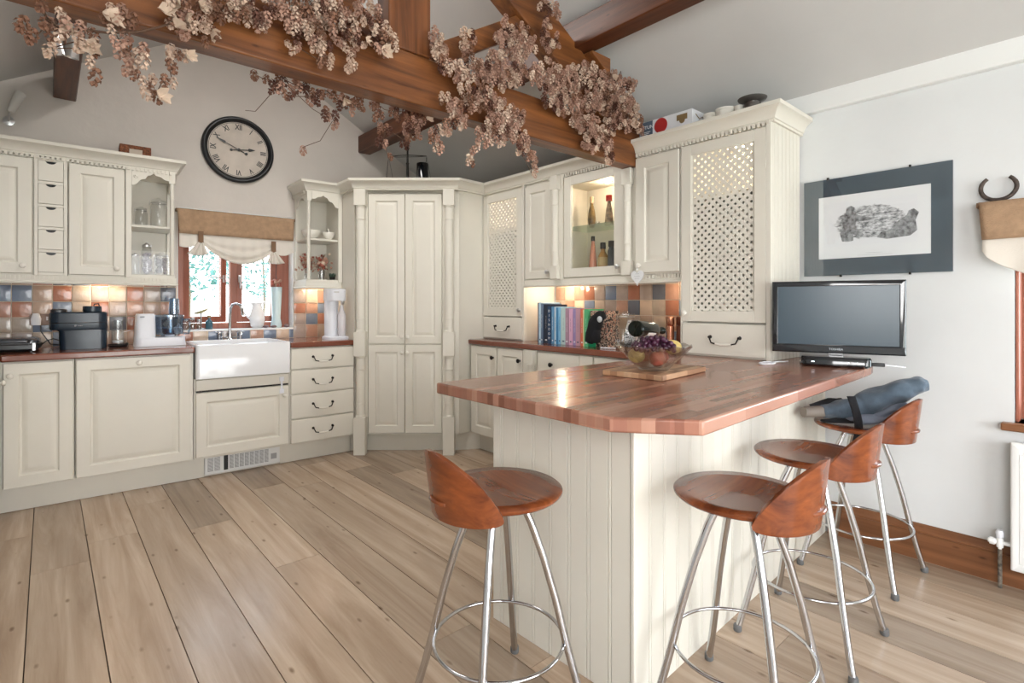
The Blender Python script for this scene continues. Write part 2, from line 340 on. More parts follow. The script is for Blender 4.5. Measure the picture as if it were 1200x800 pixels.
# skirtings of pine with a moulded top
prof = [(0,0),(.018,0),(.018,.125),(.024,.13),(.024,.14),(.017,.147),(.015,.155),(.008,.163),(0,.168)]
def skirting(name, f, x0, x1, y):     # runs along local x, its back at y
    b = MB(); n = len(prof)
    b.add([(x0, y-p, z) for p, z in prof]+[(x1, y-p, z) for p, z in prof], [tuple(range(n)), tuple(range(2*n-1, n-1, -1))]+[((i+1)%n, i, n+i, n+(i+1)%n) for i in range(n)])
    return st(name, b, M['pine'] if f == 'W' else M['pinex'], f, smooth=35)
M['pinex'] = wood('varnished_pine_board', (.13,.050,.020), (.25,.105,.045), .35, 'x', .7, bump=.15)
skirting('baseboard_right', 'B', -1.0, 2.68, XR)
# window over the sink: red wood frame, left casement ajar outwards
wd = bpy.data.objects.new('window_1', None); COL.objects.link(wd); wd['kind'] = 'structure'
wd.location = (FR['A'][0], FR['A'][1], 0); wd.rotation_euler = (0, 0, FR['A'][2])
b = MB()
b.box(HU0, HU0+.055, .72, .80, HZ0+.008, HZ1); b.box(HU1-.10, HU1-.003, .72, .80, HZ0+.008, HZ1)
b.box(HU0+.055, HU1-.10, .72, .80, HZ0+.008, HZ0+.055); b.box(HU0+.055, HU1-.10, .72, .80, HZ1-.06, HZ1)
b.box(-.765, -.715, .72, .80, HZ0+.055, HZ1-.06)
st('window_frame', b, M['winwood'], parent=wd, bev=.004)
def casement(x0, x1, y0, ang, hx):
    g = MB(); g.m = Matrix.Translation((hx, y0, 0)) @ Matrix.Rotation(ang, 4, 'Z') @ Matrix.Translation((-hx, -y0, 0))
    z0, z1 = HZ0+.058, HZ1-.062
    g.box(x0, x0+.042, y0, y0+.045, z0, z1); g.box(x1-.042, x1, y0, y0+.045, z0, z1); g.box(x0+.042, x1-.042, y0, y0+.045, z0, z0+.05); g.box(x0+.042, x1-.042, y0, y0+.045, z1-.05, z1)
    p = MB(); p.m = g.m; p.box(x0+.042, x1-.042, y0+.02, y0+.026, z0+.05, z1-.05); return g, p
g, p = casement(-1.093, -.768, .745, R(13), -1.093); c1 = st('casement', g, M['winwood'], parent=wd, bev=.003); st('pane', p, M['glass'], parent=c1, smooth=0)
h = MB(); h.m = g.m; h.box(-.80, -.782, .728, .745, 1.39, 1.45); h.tube([(-.79,.722,1.42),(-.86,.715,1.43),(-.93,.716,1.435)], .006); c = st('window_handle', h, M['steel'], parent=c1)
g, p = casement(-.712, -.404, .745, 0, -.712); c2 = st('casement', g, M['winwood'], parent=wd, bev=.003); st('pane', p, M['glass'], parent=c2, smooth=0)
h = MB(); h.box(-.700, -.684, .728, .745, 1.39, 1.45); h.tube([(-.692,.722,1.44),(-.692,.716,1.34)], .006); st('window_handle', h, M['steel'], parent=c2)
# right window
wd = bpy.data.objects.new('window_2', None); COL.objects.link(wd); wd['kind'] = 'structure'
b = MB(); fx = XR+.13
b.box(fx, fx+.07, WY1-.07, WY1-.002, WZ0, WZ1); b.box(fx, fx+.07, WY0+.002, WY0+.07, WZ0, WZ1); b.box(fx, fx+.07, WY0+.07, WY1-.07, WZ0, WZ0+.07); b.box(fx, fx+.07, WY0+.07, WY1-.07, WZ1-.07, WZ1); b.box(fx, fx+.07, -.42, -.35, WZ0+.07, WZ1-.07)
b.box(XR+.012, fx, WY1-.014, WY1-.002, WZ0+.002, WZ1)
st('window_frame', b, M['winwood'], parent=wd, bev=.004)
b = MB(); b.box(fx+.03, fx+.036, WY0+.07, WY1-.07, WZ0+.07, WZ1-.07); st('pane', b, M['glass'], parent=wd, smooth=0)
b = MB(); b.box(XR-.045, XR+.13, WY0-.04, WY1+.04, WZ0-.032, WZ0); st('window_sill', b, M['pine'], parent=wd, bev=.006)
# patio door behind the camera, and a left window added for flatter light
def glazed(name, x0, x1, y0, y1, z0, z1, along):
    e = bpy.data.objects.new(name, None); COL.objects.link(e); e['kind'] = 'structure'
    b = MB(); w = .07
    if along == 'x':
        xm = (x0+x1)/2
        for a, c in ((x0, x0+w), (x1-w, x1), (xm-w/2, xm+w/2)): b.box(a, c, y0, y1, z0, z1)
        b.box(x0+w, x1-w, y0, y1, z0, z0+w); b.box(x0+w, x1-w, y0, y1, z1-w, z1); p = MB(); p.box(x0+w, x1-w, y0+.03, y0+.036, z0+w, z1-w)
    else:
        ym = (y0+y1)/2
        for a, c in ((y0, y0+w), (y1-w, y1), (ym-w/2, ym+w/2)): b.box(x0, x1, a, c, z0, z1)
        b.box(x0, x1, y0+w, y1-w, z0, z0+w); b.box(x0, x1, y0+w, y1-w, z1-w, z1); p = MB(); p.box(x0+.03, x0+.036, y0+w, y1-w, z0+w, z1-w)
    st('frame', b, M['winwood'], parent=e, bev=.004); st('pane', p, M['glass'], parent=e, smooth=0)
glazed('door_1', -.3, 2.3, YB-.18, YB-.11, 0, 2.15, 'x')
glazed('window_added', XL-.2, XL-.13, -1.9, -.5, 1.0, 2.1, 'y')

# ---------------- roof timbers ----------------
t = T('roof_truss', 'dark stained timber roof truss with tie beam, king post and sloping rafters', 'roof truss', 'W', (RX, 1.96, 2.055))
BY0, BY1 = 1.96, 2.06
b = MB(); b.box(XL+.02, XR-.0, BY0, BY1, 2.062, 2.272); t.part('tie_beam', b, M['beamx'], bev=.006)
b = MB(); b.box(1.05, 1.25, BY0-.004, BY1, 2.273, RZ-.14); b.plate([(.99,2.3),(1.05,2.273),(1.05,2.36)], BY0+.01, BY1-.01); t.part('king_post', b, M['beamz'], bev=.006)
for sx in (1, -1):
    X = lambda q: RX+sx*(q-RX)
    P = [(X(2.79), 2.274), (X(1.254), 3.162), (X(1.254), 3.38), (X(2.45), 2.69), (X(2.82), 2.476-.2)]
    P = [(X(2.44), 2.275), (X(1.254), 2.961), (X(1.254), 3.19), (X(2.80), 2.296), (X(2.80), 2.275)]
    b = MB(); b.plate(P[::-1] if sx == -1 else P[::1], BY0, BY1); t.part('rafter', b, M['beamx'], bev=.005, smooth=0)
    P = [(X(1.32), 2.274), (X(1.86), 2.607), (X(1.77), 2.659), (X(1.255), 2.34), (X(1.255), 2.274)]
    b = MB(); b.plate(P[::-1] if sx == -1 else P, BY0+.02, BY1-.02); t.part('strut', b, M['beamx'], bev=.004, smooth=0)
    P = [(X(2.26), 2.612), (X(2.26), 2.60), (X(2.42), 2.505), (X(2.42), 2.612)]
    b = MB(); b.plate(P[::-1] if sx == -1 else P, BY0-.06, BY1+.03); t.part('cleat', b, M['beamx'], bev=.004, smooth=0)
b = MB(); b.box(2.18, 2.30, YB, 4.66, 2.62, 2.775)
b = one('purlin', 'dark roof purlin on the right, ending at the wall beside the scales', 'beam', b, M['beamy'], 'W', (2.24, 1, 2.62), group='roof purlins', bev=.006)
b = MB(); b.box(.03, .15, YB, 4.72, 2.60, 2.755)
one('purlin', 'dark roof purlin on the left, ending above the woven box, with a spotlight', 'beam', b, M['beamy'], 'W', (.09, 1, 2.60), group='roof purlins', bev=.006)

# ---------------- garden outside ----------------
b = MB(); b.box(-14, 20, 5.4, 34, -.35, -.3); b.box(3.5, 20, -14, 5.4, -.35, -.3); b.box(-14, 3.5, -14, -3.0, -.35, -.3); b.box(-14, -1.2, -3.0, 5.4, -.35, -.3)
one('lawn', 'sunlit grass garden outside the windows', 'lawn', b, M['lawn'], o=(0, 12, -.35), kind='stuff', smooth=0)
rg = random.Random(11)
def tree(name, label, cat, x, y, h, r, n, trunk=True):
    t = T(name, label, cat, 'W', (x, y, -.3), group='garden greenery beyond the sink window')
    b = MB()
    for i in range(n):
        a, c = rg.uniform(0, 2*PI), rg.uniform(-1, 1); q = r*rg.uniform(.45, 1)**.6; s = math.sqrt(1-c*c)
        px, py, pz = x+q*s*math.cos(a), y+q*s*math.sin(a), (h-r*.9 if trunk else h*.5)+q*c*(1 if trunk else h*.5/r)
        w = rg.uniform(.06, .12); d = [Vector((rg.gauss(0,1), rg.gauss(0,1), rg.gauss(0,1))).normalized()*w for _ in range(2)]
        p = Vector((px, py, max(pz, -.25))); b.add([p, p+d[0]*.7+d[1]*.4, p+d[0]*1.6, p+d[0]*.7-d[1]*.4], [(0,1,2,3)])
    t.part('foliage', b, M['leaves'], smooth=0)
    k = MB(); k.tube([(x,y,-.3),(x+.05,y,h*.4),(x,y+.05,h*.85)] if trunk else [(x,y,-.3),(x,y,h*.4)], [.05,.035,.02] if trunk else [.04,.02]); t.part('trunk', k, M['bark'])
tree('garden_tree', 'loose green tree seen through the left casement of the sink window', 'tree', 2.35, 13.7, 3.5, 1.2, 1500)
tree('garden_tree', 'green tree seen through the right casement of the sink window', 'tree', 4.9, 17.0, 3.6, 1.2, 1300)
tree('garden_bush', 'low green bush outside, behind the white jug', 'bush', 4.3, 11.5, .9, .7, 500, False)
tree('garden_bush', 'low green bush outside, at the left edge of the sink window', 'bush', 2.0, 10.0, .7, .6, 500, False)
# ---------------- cabinet helpers ----------------
CR = M['cream']
DP = [(.0015,-.0175),(.004,-.02),(.064,-.02),(.068,-.017),(.072,-.0095),(.079,-.0085),(.104,-.018),(.108,-.0185)]
def door_mb(x0, x1, z0, z1, y=0, fr=.052):
    b = MB(); w = min(x1-x0, z1-z0); k = 1 if w > .30 else w/.33
    b.rings(x0, x1, z0, z1, [(d*(k if d > .01 else 1), y+q) for d, q in DP], y); return b
def slab_mb(x0, x1, z0, z1, y=0):
    b = MB(); b.rings(x0, x1, z0, z1, [(.002,y-.016),(.006,y-.0195),(.010,y-.020)], y); return b
KN = [(0.0,0.030),(.009,.029),(.0145,.025),(.0165,.019),(.014,.0145),(.007,.011),(.0055,.005),(.0085,.001),(.0085,-.001)][::-1]
def knob(t, par, x, z, y=-.02, m=None, nm='knob'):
    b = MB(); b.lathe(KN, (x, y, z), 16, ax='y'); return t.part(nm, b, m or M['porc'], parent=par)
def bail(t, par, x, z, y=-.02, w=.15):
    b = MB(); h = w/2
    for s in (-1, 1):
        b.lathe([(.009,0),(.010,.003),(.006,.007),(.0045,.014),(.007,.018),(.006,.022),(0,.023)], (x+s*h, y, z), 10, ax='y')
        b.tube([(x+s*h, y-.018, z), (x+s*(h-.006), y-.020, z-.012), (x+s*(h-.014), y-.022, z-.030), (x+s*(h-.040), y-.023, z-.036)], .0042, 6)
    b.tube([(x-h+.038,y-.023,z-.036),(x-.016,y-.023,z-.039),(x+.016,y-.023,z-.039),(x+h-.038,y-.023,z-.036)], [.0055,.0078,.0078,.0055], 8, m=1)
    return t.part('handle', b, [M['iron'], M['porc']], parent=par)
def carcass(b, x0, x1, y0, y1, z0, z1, shelves=(), tk=.018, back=True, sides=(1,1)):
    if sides[0]: b.box(x0, x0+tk, y0, y1, z0, z1)
    if sides[1]: b.box(x1-tk, x1, y0, y1, z0, z1)
    b.box(x0+tk*sides[0], x1-tk*sides[1], y0, y1, z0, z0+tk); b.box(x0+tk*sides[0], x1-tk*sides[1], y0, y1, z1-tk, z1)
    if back: b.box(x0+tk*sides[0], x1-tk*sides[1], y1-.008, y1, z0+tk, z1-tk)
    for z in shelves: b.box(x0+tk*sides[0], x1-tk*sides[1], y0+.02, y1-.008, z, z+.016)
def shaft_prof(z0, z1, r=.034):
    h = z1-z0
    return [(r*1.12,z0),(r*1.12,z0+.010),(r*.98,z0+.016),(r*1.0,z0+.10),(r*1.07,z0+.103),(r*1.07,z0+.110),(r,z0+.113),(r*.99,z0+.5*h),(r*.98,z1-.113),(r*1.07,z1-.11),(r*1.07,z1-.103),(r,z1-.10),(r,z1-.016),(r*1.12,z1-.010),(r*1.12,z1)]
def clip(poly, x0, x1, z0, z1):
    def cl(P, f, g):
        o = []
        for i in range(len(P)):
            a, c = P[i], P[(i+1)%len(P)]; fa, fc = f(a), f(c)
            if fa >= 0: o.append(a)
            if fa*fc < 0: q = fa/(fa-fc); o.append((a[0]+(c[0]-a[0])*q, a[1]+(c[1]-a[1])*q))
        return o
    for f in (lambda p: p[0]-x0, lambda p: x1-p[0], lambda p: p[1]-z0, lambda p: z1-p[1]):
        if not poly: return poly
        poly = cl(poly, f, None)
    return poly
def lattice_mb(x0, x1, z0, z1, y):
    b = MB(); pit = .030; w = .0090; H = (x1-x0)+(z1-z0); q = math.sqrt(.5)
    for sgn, yy in ((1, y), (-1, y-.0006)):
        k = -int(H/pit)
        while k < H/pit*1.2:
            d = k*pit*1.41421
            if sgn > 0: c = (x0, z0+d); u = (q, q)
            else: c = (x0, z0+d); u = (q, -q)
            n = (-u[1], u[0]); P = [(c[0]-u[0]*.1-n[0]*w, c[1]-u[1]*.1-n[1]*w), (c[0]+u[0]*2-n[0]*w, c[1]+u[1]*2-n[1]*w), (c[0]+u[0]*2+n[0]*w, c[1]+u[1]*2+n[1]*w), (c[0]-u[0]*.1+n[0]*w, c[1]-u[1]*.1+n[1]*w)]
            P = clip(P, x0, x1, z0, z1)
            if len(P) > 2: b.plate(P, yy, yy+.004)
            k += 1
    return b
def frame_mb(x0, x1, z0, z1, y, w=.06):
    b = MB(); a, c, e, g = x0+w, x1-w, z0+w, z1-w
    b.box(x0, a, y-.02, y, z0, z1); b.box(c, x1, y-.02, y, z0, z1); b.box(a, c, y-.02, y, z0, e); b.box(a, c, y-.02, y, g, z1)
    for q in ((a,a+.004,e,g),(c-.004,c,e,g)): b.box(q[0], q[1], y-.014, y, q[2], q[3])
    return b
def fret(x0, x1, z1, y0, y1, hl=.10, hr=.10):
    w = x1-x0; P = [(x1, z1), (x0, z1)]
    L = [(x0, z1-hl), (x0+.12*w, z1-hl*.92), (x0+.20*w, z1-hl*.70), (x0+.24*w, z1-hl*.62), (x0+.36*w, z1-hl*.55), (x0+.42*w, z1-hl*.34), (x0+.5*w, z1-.034)]
    Rr = [(x1-.42*w+.0, z1-hr*.34), (x1-.36*w, z1-hr*.55), (x1-.24*w, z1-hr*.62), (x1-.20*w, z1-hr*.70), (x1-.12*w, z1-hr*.92), (x1, z1-hr)]
    b = MB(); b.plate(P+L+Rr, y0, y1); return b
def dentils(b, p0, p1, z0, z1, out=.014, pit=.020):
    dx, dy = p1[0]-p0[0], p1[1]-p0[1]; Ln = math.hypot(dx, dy); ux, uy = dx/Ln, dy/Ln; nx, ny = uy, -ux
    for i in range(int(Ln/pit)):
        s = (i+.25)*pit; e = s+pit*.55; q = [(p0[0]+ux*a+nx*o, p0[1]+uy*a+ny*o) for a, o in ((s,out),(e,out),(e,.002),(s,.002))]
        b.prism(q, z0, z1)
def sweep(b, path, prof):
    n = len(path); out = []
    for i in range(n):
        ds = []
        if i > 0: ds.append((path[i][0]-path[i-1][0], path[i][1]-path[i-1][1]))
        if i < n-1: ds.append((path[i+1][0]-path[i][0], path[i+1][1]-path[i][1]))
        ns = [(d[1]/math.hypot(*d), -d[0]/math.hypot(*d)) for d in ds]
        if len(ns) == 2:
            m = (ns[0][0]+ns[1][0], ns[0][1]+ns[1][1]); k = 2/(m[0]**2+m[1]**2); out.append((m[0]*k, m[1]*k))
        else: out.append(ns[0])
    k = len(prof); vs = [(path[i][0]+out[i][0]*o, path[i][1]+out[i][1]*o, z) for i in range(n) for o, z in prof]; fs = []
    for i in range(n-1):
        for j in range(k): fs.append((i*k+j, i*k+(j+1)%k, (i+1)*k+(j+1)%k, (i+1)*k+j))
    fs += [tuple(range(k-1,-1,-1)), tuple((n-1)*k+j for j in range(k))]
    return b.add(vs, fs)
def cornice_prof(z): return [(-.03,z),(.010,z),(.010,z+.012),(.016,z+.014),(.018,z+.022),(.024,z+.036),(.036,z+.052),(.050,z+.062),(.060,z+.066),(.060,z+.086),(-.03,z+.086)][::-1]
def pelmet_prof(z0, z1): return [(-.015,z0),(.012,z0),(.016,z0+.006),(.016,z0+.012),(.006,z0+.018),(.006,z1),(-.015,z1)][::-1]

# ---------------- run under the gable wall (frame A, fronts at v = 0) ----------------
def base_box(t, x0, x1, y0=0, y1=.55, z0=.15, z1=.878, m=None):
    b = MB(); b.box(x0, x1, y0+.001, y1, z0, z1); return t.part('carcass', b, m or CR, bev=.001)
t = T('base_cabinet', 'narrow cream base cabinet with one door at the far left, under the black grill', 'cabinet', 'A', (-1.9, 0, .15), 'cream base cabinets')
base_box(t, -2.075, -1.748); d = t.part('door', door_mb(-2.06, -1.752, .158, .872), CR, smooth=20); knob(t, d, -2.028, .80)
t = T('dishwasher', 'integrated appliance behind a wide cream panelled door with a top centre knob', 'dishwasher', 'A', (-1.44, 0, .15))
base_box(t, -1.744, -1.128); d = t.part('door', door_mb(-1.740, -1.144, .158, .872), CR, smooth=20); knob(t, d, -1.43, .835)
t = T('sink_cabinet', 'cream cabinet under the butler sink with a rail and one panelled door', 'cabinet', 'A', (-.81, 0, .15), 'cream base cabinets')
base_box(t, -1.124, -.506, z1=.698)
t.part('rail', slab_mb(-1.116, -.512, .617, .694), CR); t.part('shadow_gap_strip', MB().box(-1.114,-.514,-.006,.0,.606,.616), M['iron'], smooth=0); d = t.part('door', door_mb(-1.116, -.512, .165, .604), CR, smooth=20); knob(t, d, -.545, .535)  # black strip laid in the rail gap to stand for its shade
b = MB(); 
for z, x in ((.655,-.565),(.565,-.565)): b.box(x-.016, x+.016, -.030, -.020, z-.016, z+.016)
b.box(-.572, -.558, -.028, -.0225, .58, .64); t.part('child_lock', b, M['plastic'], bev=.002, label='white plastic child lock')
t = T('drawer_cabinet', 'cream four-drawer cabinet with drop handles between the sink and the corner cupboard', 'cabinet', 'A', (-.25, 0, .15), 'cream base cabinets')
base_box(t, -.503, -.004)
for z0, z1 in ((.157,.336),(.342,.525),(.531,.708),(.714,.874)):
    d = t.part('drawer', slab_mb(-.498, -.008, z0, z1), CR, smooth=20); bail(t, d, -.26, (z0+z1)/2+.012)
b = MB(); b.box(-2.13, -1.05, .085, .10, 0, .15); b.box(-.55, .0, .085, .10, 0, .15); b.box(-1.05, -.55, .095, .10, 0, .15)
one('kickboard', 'long cream kickboard under the sink wall cabinets', 'kickboard', b, CR, 'A', (-1, .09, 0), group='cream kickboards', bev=.002)
t = T('plinth_heater', 'white louvred kickspace heater grille set in the kickboard below the sink', 'heater', 'A', (-.8, .09, .012))
b = MB(); b.box(-1.048, -.552, .074, .092, .014, .148); t.part('grille', b, M['metalw'], bev=.002)
for k in range(10):
    b = MB(); x0 = (-1.030+k*.0425) if k < 2 else (-.893+(k-2)*.0335)
    for j in range(12): b.box(x0, x0+(.034 if k < 2 else .026), .0725, .0745, .035+j*.008, .0385+j*.008)
    b.box(x0, x0+.0015, .0725, .0745, .035, .1265); t.part('louvre', b, plain('grey_louvre', (.20,.20,.21), .5), smooth=0)
b = MB(); b.box(-.930, -.903, .0705, .0745, .03, .135); t.part('switch_panel', b, M['black'], smooth=0, label='black switch panel')
b = MB(); b.box(-.615, -.575, .072, .0745, .05, .09); t.part('rating_label', b, plain('grey_label', (.35,.35,.36), .6), smooth=0)
# worktops
b = MB(); b.box(-2.0705, -1.122, -.03, .599, .88, .92)
one('worktop', 'red-brown wooden worktop left of the sink carrying the black and white appliances', 'worktop', b, M['topd'], 'A', (-1.6, .3, .88), group='wooden worktops', bev=.008, seg=3)
b = MB(); b.box(-.500, .0, -.03, .599, .88, .92)
one('worktop', 'short wooden worktop between the sink and the tall corner cupboard', 'worktop', b, M['topd'], 'A', (-.25, .3, .88), group='wooden worktops', bev=.008, seg=3)
# butler sink
t = T('butler_sink', 'white ceramic butler sink with a deep plain front', 'sink', 'A', (-.81, .25, .70))
b = MB(); x0, x1, y0, y1, z0, z1 = -1.118, -.508, -.055, .50, .702, .932
def rrect(x0, x1, y0, y1, r, n=5):
    P = []
    for cx_, cy_, a0 in ((x1-r,y0+r,-90),(x1-r,y1-r,0),(x0+r,y1-r,90),(x0+r,y0+r,180)):
        for i in range(n+1): a = R(a0+90*i/n); P.append((cx_+r*math.cos(a), cy_+r*math.sin(a)))
    return P
def loft(b, loops, m=None, cap0=True, cap1=True):
    n = len(loops[0][0]); vs = []; fs = []
    for P, z in loops: vs += [(x, y, z) for x, y in P]
    for k in range(len(loops)-1):
        for i in range(n): j = (i+1)%n; fs.append((k*n+i, k*n+j, (k+1)*n+j, (k+1)*n+i))
    if cap0: fs.append(tuple(range(n-1,-1,-1)))
    if cap1: fs.append(tuple((len(loops)-1)*n+i for i in range(n)))
    return b.add(vs, fs, m)
loft(b, [(rrect(x0,x1,y0,y1,.022),z0),(rrect(x0,x1,y0,y1,.022),z1-.008),(rrect(x0+.003,x1-.003,y0+.003,y1-.003,.02),z1-.002),(rrect(x0+.008,x1-.008,y0+.008,y1-.008,.02),z1),
         (rrect(x0+.022,x1-.022,y0+.022,y1-.022,.03),z1),(rrect(x0+.028,x1-.028,y0+.028,y1-.028,.03),z1-.01),(rrect(x0+.04,x1-.04,y0+.04,y1-.04,.04),z0+.04),(rrect(x0+.06,x1-.06,y0+.06,y1-.06,.04),z0+.03)])
t.part('basin', b, M['white'], smooth=40)
b = MB(); b.lathe([(.045,0),(.045,.003),(.035,.004),(.01,.002),(0,.002)], (-.81,.24,.733), 20); t.part('drain', b, M['steel'])
t = T('kitchen_tap', 'chrome swan neck mixer tap with cross handles behind the butler sink', 'tap', 'A', (-.80, .555, .92))
b = MB(); b.lathe([(.028,.92),(.028,.928),(.018,.934),(.015,.97),(.018,.975),(.013,.985)], (-.80,.555,0), 18)
b.tube([(-.80,.555,.97),(-.80,.555,1.12),(-.797,.545,1.175),(-.785,.525,1.205),(-.765,.49,1.213),(-.745,.455,1.20),(-.735,.435,1.165),(-.733,.43,1.12)], .0105, 12); t.part('spout', b, M['chrome'])
for s in (-1, 1):
    b = MB(); x = -.80+s*.075; b.lathe([(.02,.92),(.02,.926),(.012,.93),(.012,.965),(.015,.97),(.008,.985)], (x,.555,0), 14); b.tube([(x-.03,.555,.985),(x+.03,.555,.985)], .006, 8); b.tube([(x,.525,.985),(x,.585,.985)], .006, 8); b.tube([(x,.555,.945),(-.80,.555,.945)], .007, 8)
    t.part('tap_handle', b, M['chrome'])
# tiles
TMAP = {}
def tiles(name, f, x0, x1, y, zs, w=.1, h=.1, rows=None, label=None, start=0):
    b = MB(); b.mat = 9; b.box(x0, x1, y+.004, y+.008, zs[0], zs[-1]); r_ = random.Random(start+5)
    for j in range(len(zs)-1):
        x = x0; i = 0
        while x < x1-.012:
            xe = min(x+w, x1); s = rows[j][i % len(rows[j])] if rows else r_.choice([0,1,2,3,4,5,6,7,8])
            b.rings(x+.002, xe-.002, zs[j]+.002, zs[j+1]-.002, [(.0012, y-.0012), (.004, y-.002)], y+.004, s); x = xe; i += 1
    t = one(name, label, 'tiled splashback', b, M['tiles']+[M['grout']], f, ((x0+x1)/2, y, zs[0]), group='patchwork tile splashbacks', smooth=30); return t
c = dict(s=0, t=1, b=2, g=3, u=4, p=5, c=6, d=7, m=8)
Rw = lambda s: [c[q] for q in s]
tiles('tile_splashback', 'A', -2.175, -1.156, .588, [.92,1.02,1.12,1.225,1.335,1.36], .1015, rows=[Rw('gmgbmgmsgd'),Rw('ggbpcmdtums'),Rw('ttsbgtmpspb'),Rw('bbstgmctmdt'),Rw('gstddtmmtuu')], label='patchwork tiled splashback behind the black and white appliances')
tiles('tile_splashback', 'A', -1.150, -.300, .588, [.92,.996], .1015, rows=[Rw('tcbmbpbcb')], label='single row of patchwork tiles under the sink window', start=2)
tiles('tile_splashback', 'A', -.298, -.004, .588, [.92,1.03,1.127,1.218,1.335,1.40], .1015, rows=[Rw('mpg'),Rw('mbt'),Rw('tpb'),Rw('mcp'),Rw('spp')], label='patchwork tiled splashback behind the white soda maker', start=3)
# upper cabinets left of the window (frame A, fronts at v = .27)
UV = .27; UB, UT = 1.39, 2.13
def upper_closed(x0, x1, d0, d1, label, kx, f='A', y=UV, depth=.325, group='cream wall cabinets', kz=None, hook=False):
    t = T('wall_cabinet', label, 'cabinet', f, ((x0+x1)/2, y, UB), group)
    b = MB(); b.box(x0, x1, y+.001, y+depth, UB, UT); t.part('carcass', b, CR, bev=.001)
    d = t.part('door', door_mb(d0, d1, UB+.008, UT-.022, y), CR, smooth=20); knob(t, d, kx, kz or UB+.055, y-.02, M['steel'] if hook else None); return t
upper_closed(-2.42, -1.946, -2.40, -1.952, 'cream wall cabinet at the left edge, left of the small spice drawers', -1.995)
t = T('spice_drawer_cabinet', 'narrow cream wall unit of five small drawers with half moon pulls', 'cabinet', 'A', (-1.866, UV, UB), 'cream wall cabinets')
b = MB(); carcass(b, -1.944, -1.786, UV+.001, .59, UB, UT); b.box(-1.944,-1.926,UV-.019,UV+.001,UB,UT); b.box(-1.804,-1.786,UV-.019,UV+.001,UB,UT)
zz = [UB+.006+i*.1425 for i in range(6)]
for z in zz: b.box(-1.926, -1.804, UV-.015, UV+.02, z-.006, z+.012)
t.part('carcass', b, CR, bev=.001)
for i in range(5):
    z0, z1 = zz[i]+.0135, zz[i+1]-.0075
    n = 8; P = [(-1.924, z0), (-1.806, z0), (-1.806, z1)]+[(-1.865+.025*math.cos(PI*k/n), z1-.017*math.sin(PI*k/n)) for k in range(n+1)]+[(-1.924, z1)]
    b = MB(); b.plate(P, UV-.019, UV-.005); b.box(-1.922, -1.808, UV-.004, UV+.25, z0+.002, z0+.012); d = t.part('drawer', b, CR, smooth=0)
    b = MB(); b.box(-1.893, -1.837, UV-.004, UV-.001, z1-.024, z1-.0005); t.part('pull_recess', b, M['black'], parent=d, smooth=0, label='dark half moon pull')
upper_closed(-1.784, -1.488, -1.780, -1.492, 'cream wall cabinet with panelled door between spice drawers and glass-jar shelves', -1.535)
def open_unit(x0, x1, label, colside, shelf, depth_back=.59):
    t = T('open_shelf_cabinet', label, 'cabinet', 'A', ((x0+x1)/2, UV, UB), 'open display wall cabinets')
    b = MB(); tk = .018
    if colside == 'r': b.box(x0, x0+tk, UV, depth_back, UB, UT)
    else: b.box(x1-tk, x1, UV, depth_back, UB, UT)
    b.box(x0, x1, UV, depth_back, UB, UB+.022); b.box(x0, x1, UV, depth_back, UT-.02, UT); b.box(x0, x1, depth_back-.01, depth_back, UB+.022, UT-.02)
    # stile beside the opening and post at the wall on the open side
    if colside == 'r': b.box(x0, x0+.032, UV-.018, UV, UB, UT); b.box(x1-.02, x1, depth_back-.035, depth_back-.01, UB+.022, UT-.02)
    else: b.box(x1-.032, x1, UV-.018, UV, UB, UT); b.box(x0, x0+.02, depth_back-.035, depth_back-.01, UB+.022, UT-.02)
    t.part('carcass', b, CR, bev=.0015)
    b = MB(); b.box(x0+.006, x1-.006, UV+.012, depth_back-.011, shelf, shelf+.018); t.part('shelf', b, CR, bev=.004)
    xc = x1-.018 if colside == 'r' else x0+.018; b = MB(); b.lathe(shaft_prof(UB+.022, UT-.075, .0135), (xc, UV+.004, 0), 14); b.box(xc-.018, xc+.018, UV-.016, UV+.02, UT-.075, UT); t.part('column', b, CR)
    if colside == 'r': b = fret(x0+.033, xc-.019, UT-.001, UV-.018, UV-.002, .115, .06)
    else: b = fret(xc+.019, x1-.033, UT-.001, UV-.018, UV-.002, .06, .115)
    if colside == 'r':
        for k in range(9): a = k*.7; b.ball((x0+.055+.012*math.cos(a)*k/6, UV-.019, UT-.05+.012*math.sin(a)*k/6), .004, 6, 4)
    t.part('fretwork', b, CR, smooth=30)
    n = 9; w = depth_back-.036-(UV+.021); ys = UV+.021    # fretwork of the open side
    Pp = [(ys, UT-.021), (ys, UT-.08), (ys+.15*w, UT-.075), (ys+.25*w, UT-.05), (ys+.5*w, UT-.036), (ys+.75*w, UT-.05), (ys+.85*w, UT-.095), (ys+w, UT-.105), (ys+w, UT-.021)]
    xs = (x1-.012, x1-.002) if colside == 'r' else (x0+.002, x0+.012); nn = len(Pp)
    b = MB(); b.add([(xs[0], p, z) for p, z in Pp]+[(xs[1], p, z) for p, z in Pp], [tuple(range(nn)), tuple(range(2*nn-1, nn-1, -1))]+[((i+1)%nn, i, nn+i, nn+(i+1)%nn) for i in range(nn)]); t.part('side_fretwork', b, CR, smooth=0)
    return t
t = open_unit(-1.486, -1.203, 'cream open wall cabinet with arched fretwork holding glass jars left of the sink window', 'r', 1.735)
b = MB(); b.box(-1.453, -1.238, UV-.008, UV-.005, UB+.023, UT-.03); t.part('glass_front', b, M['cabglass'], smooth=0)
open_unit(-.292, -.002, 'cream open wall cabinet holding bowls and dried flowers, right of the sink window', 'l', 1.735)
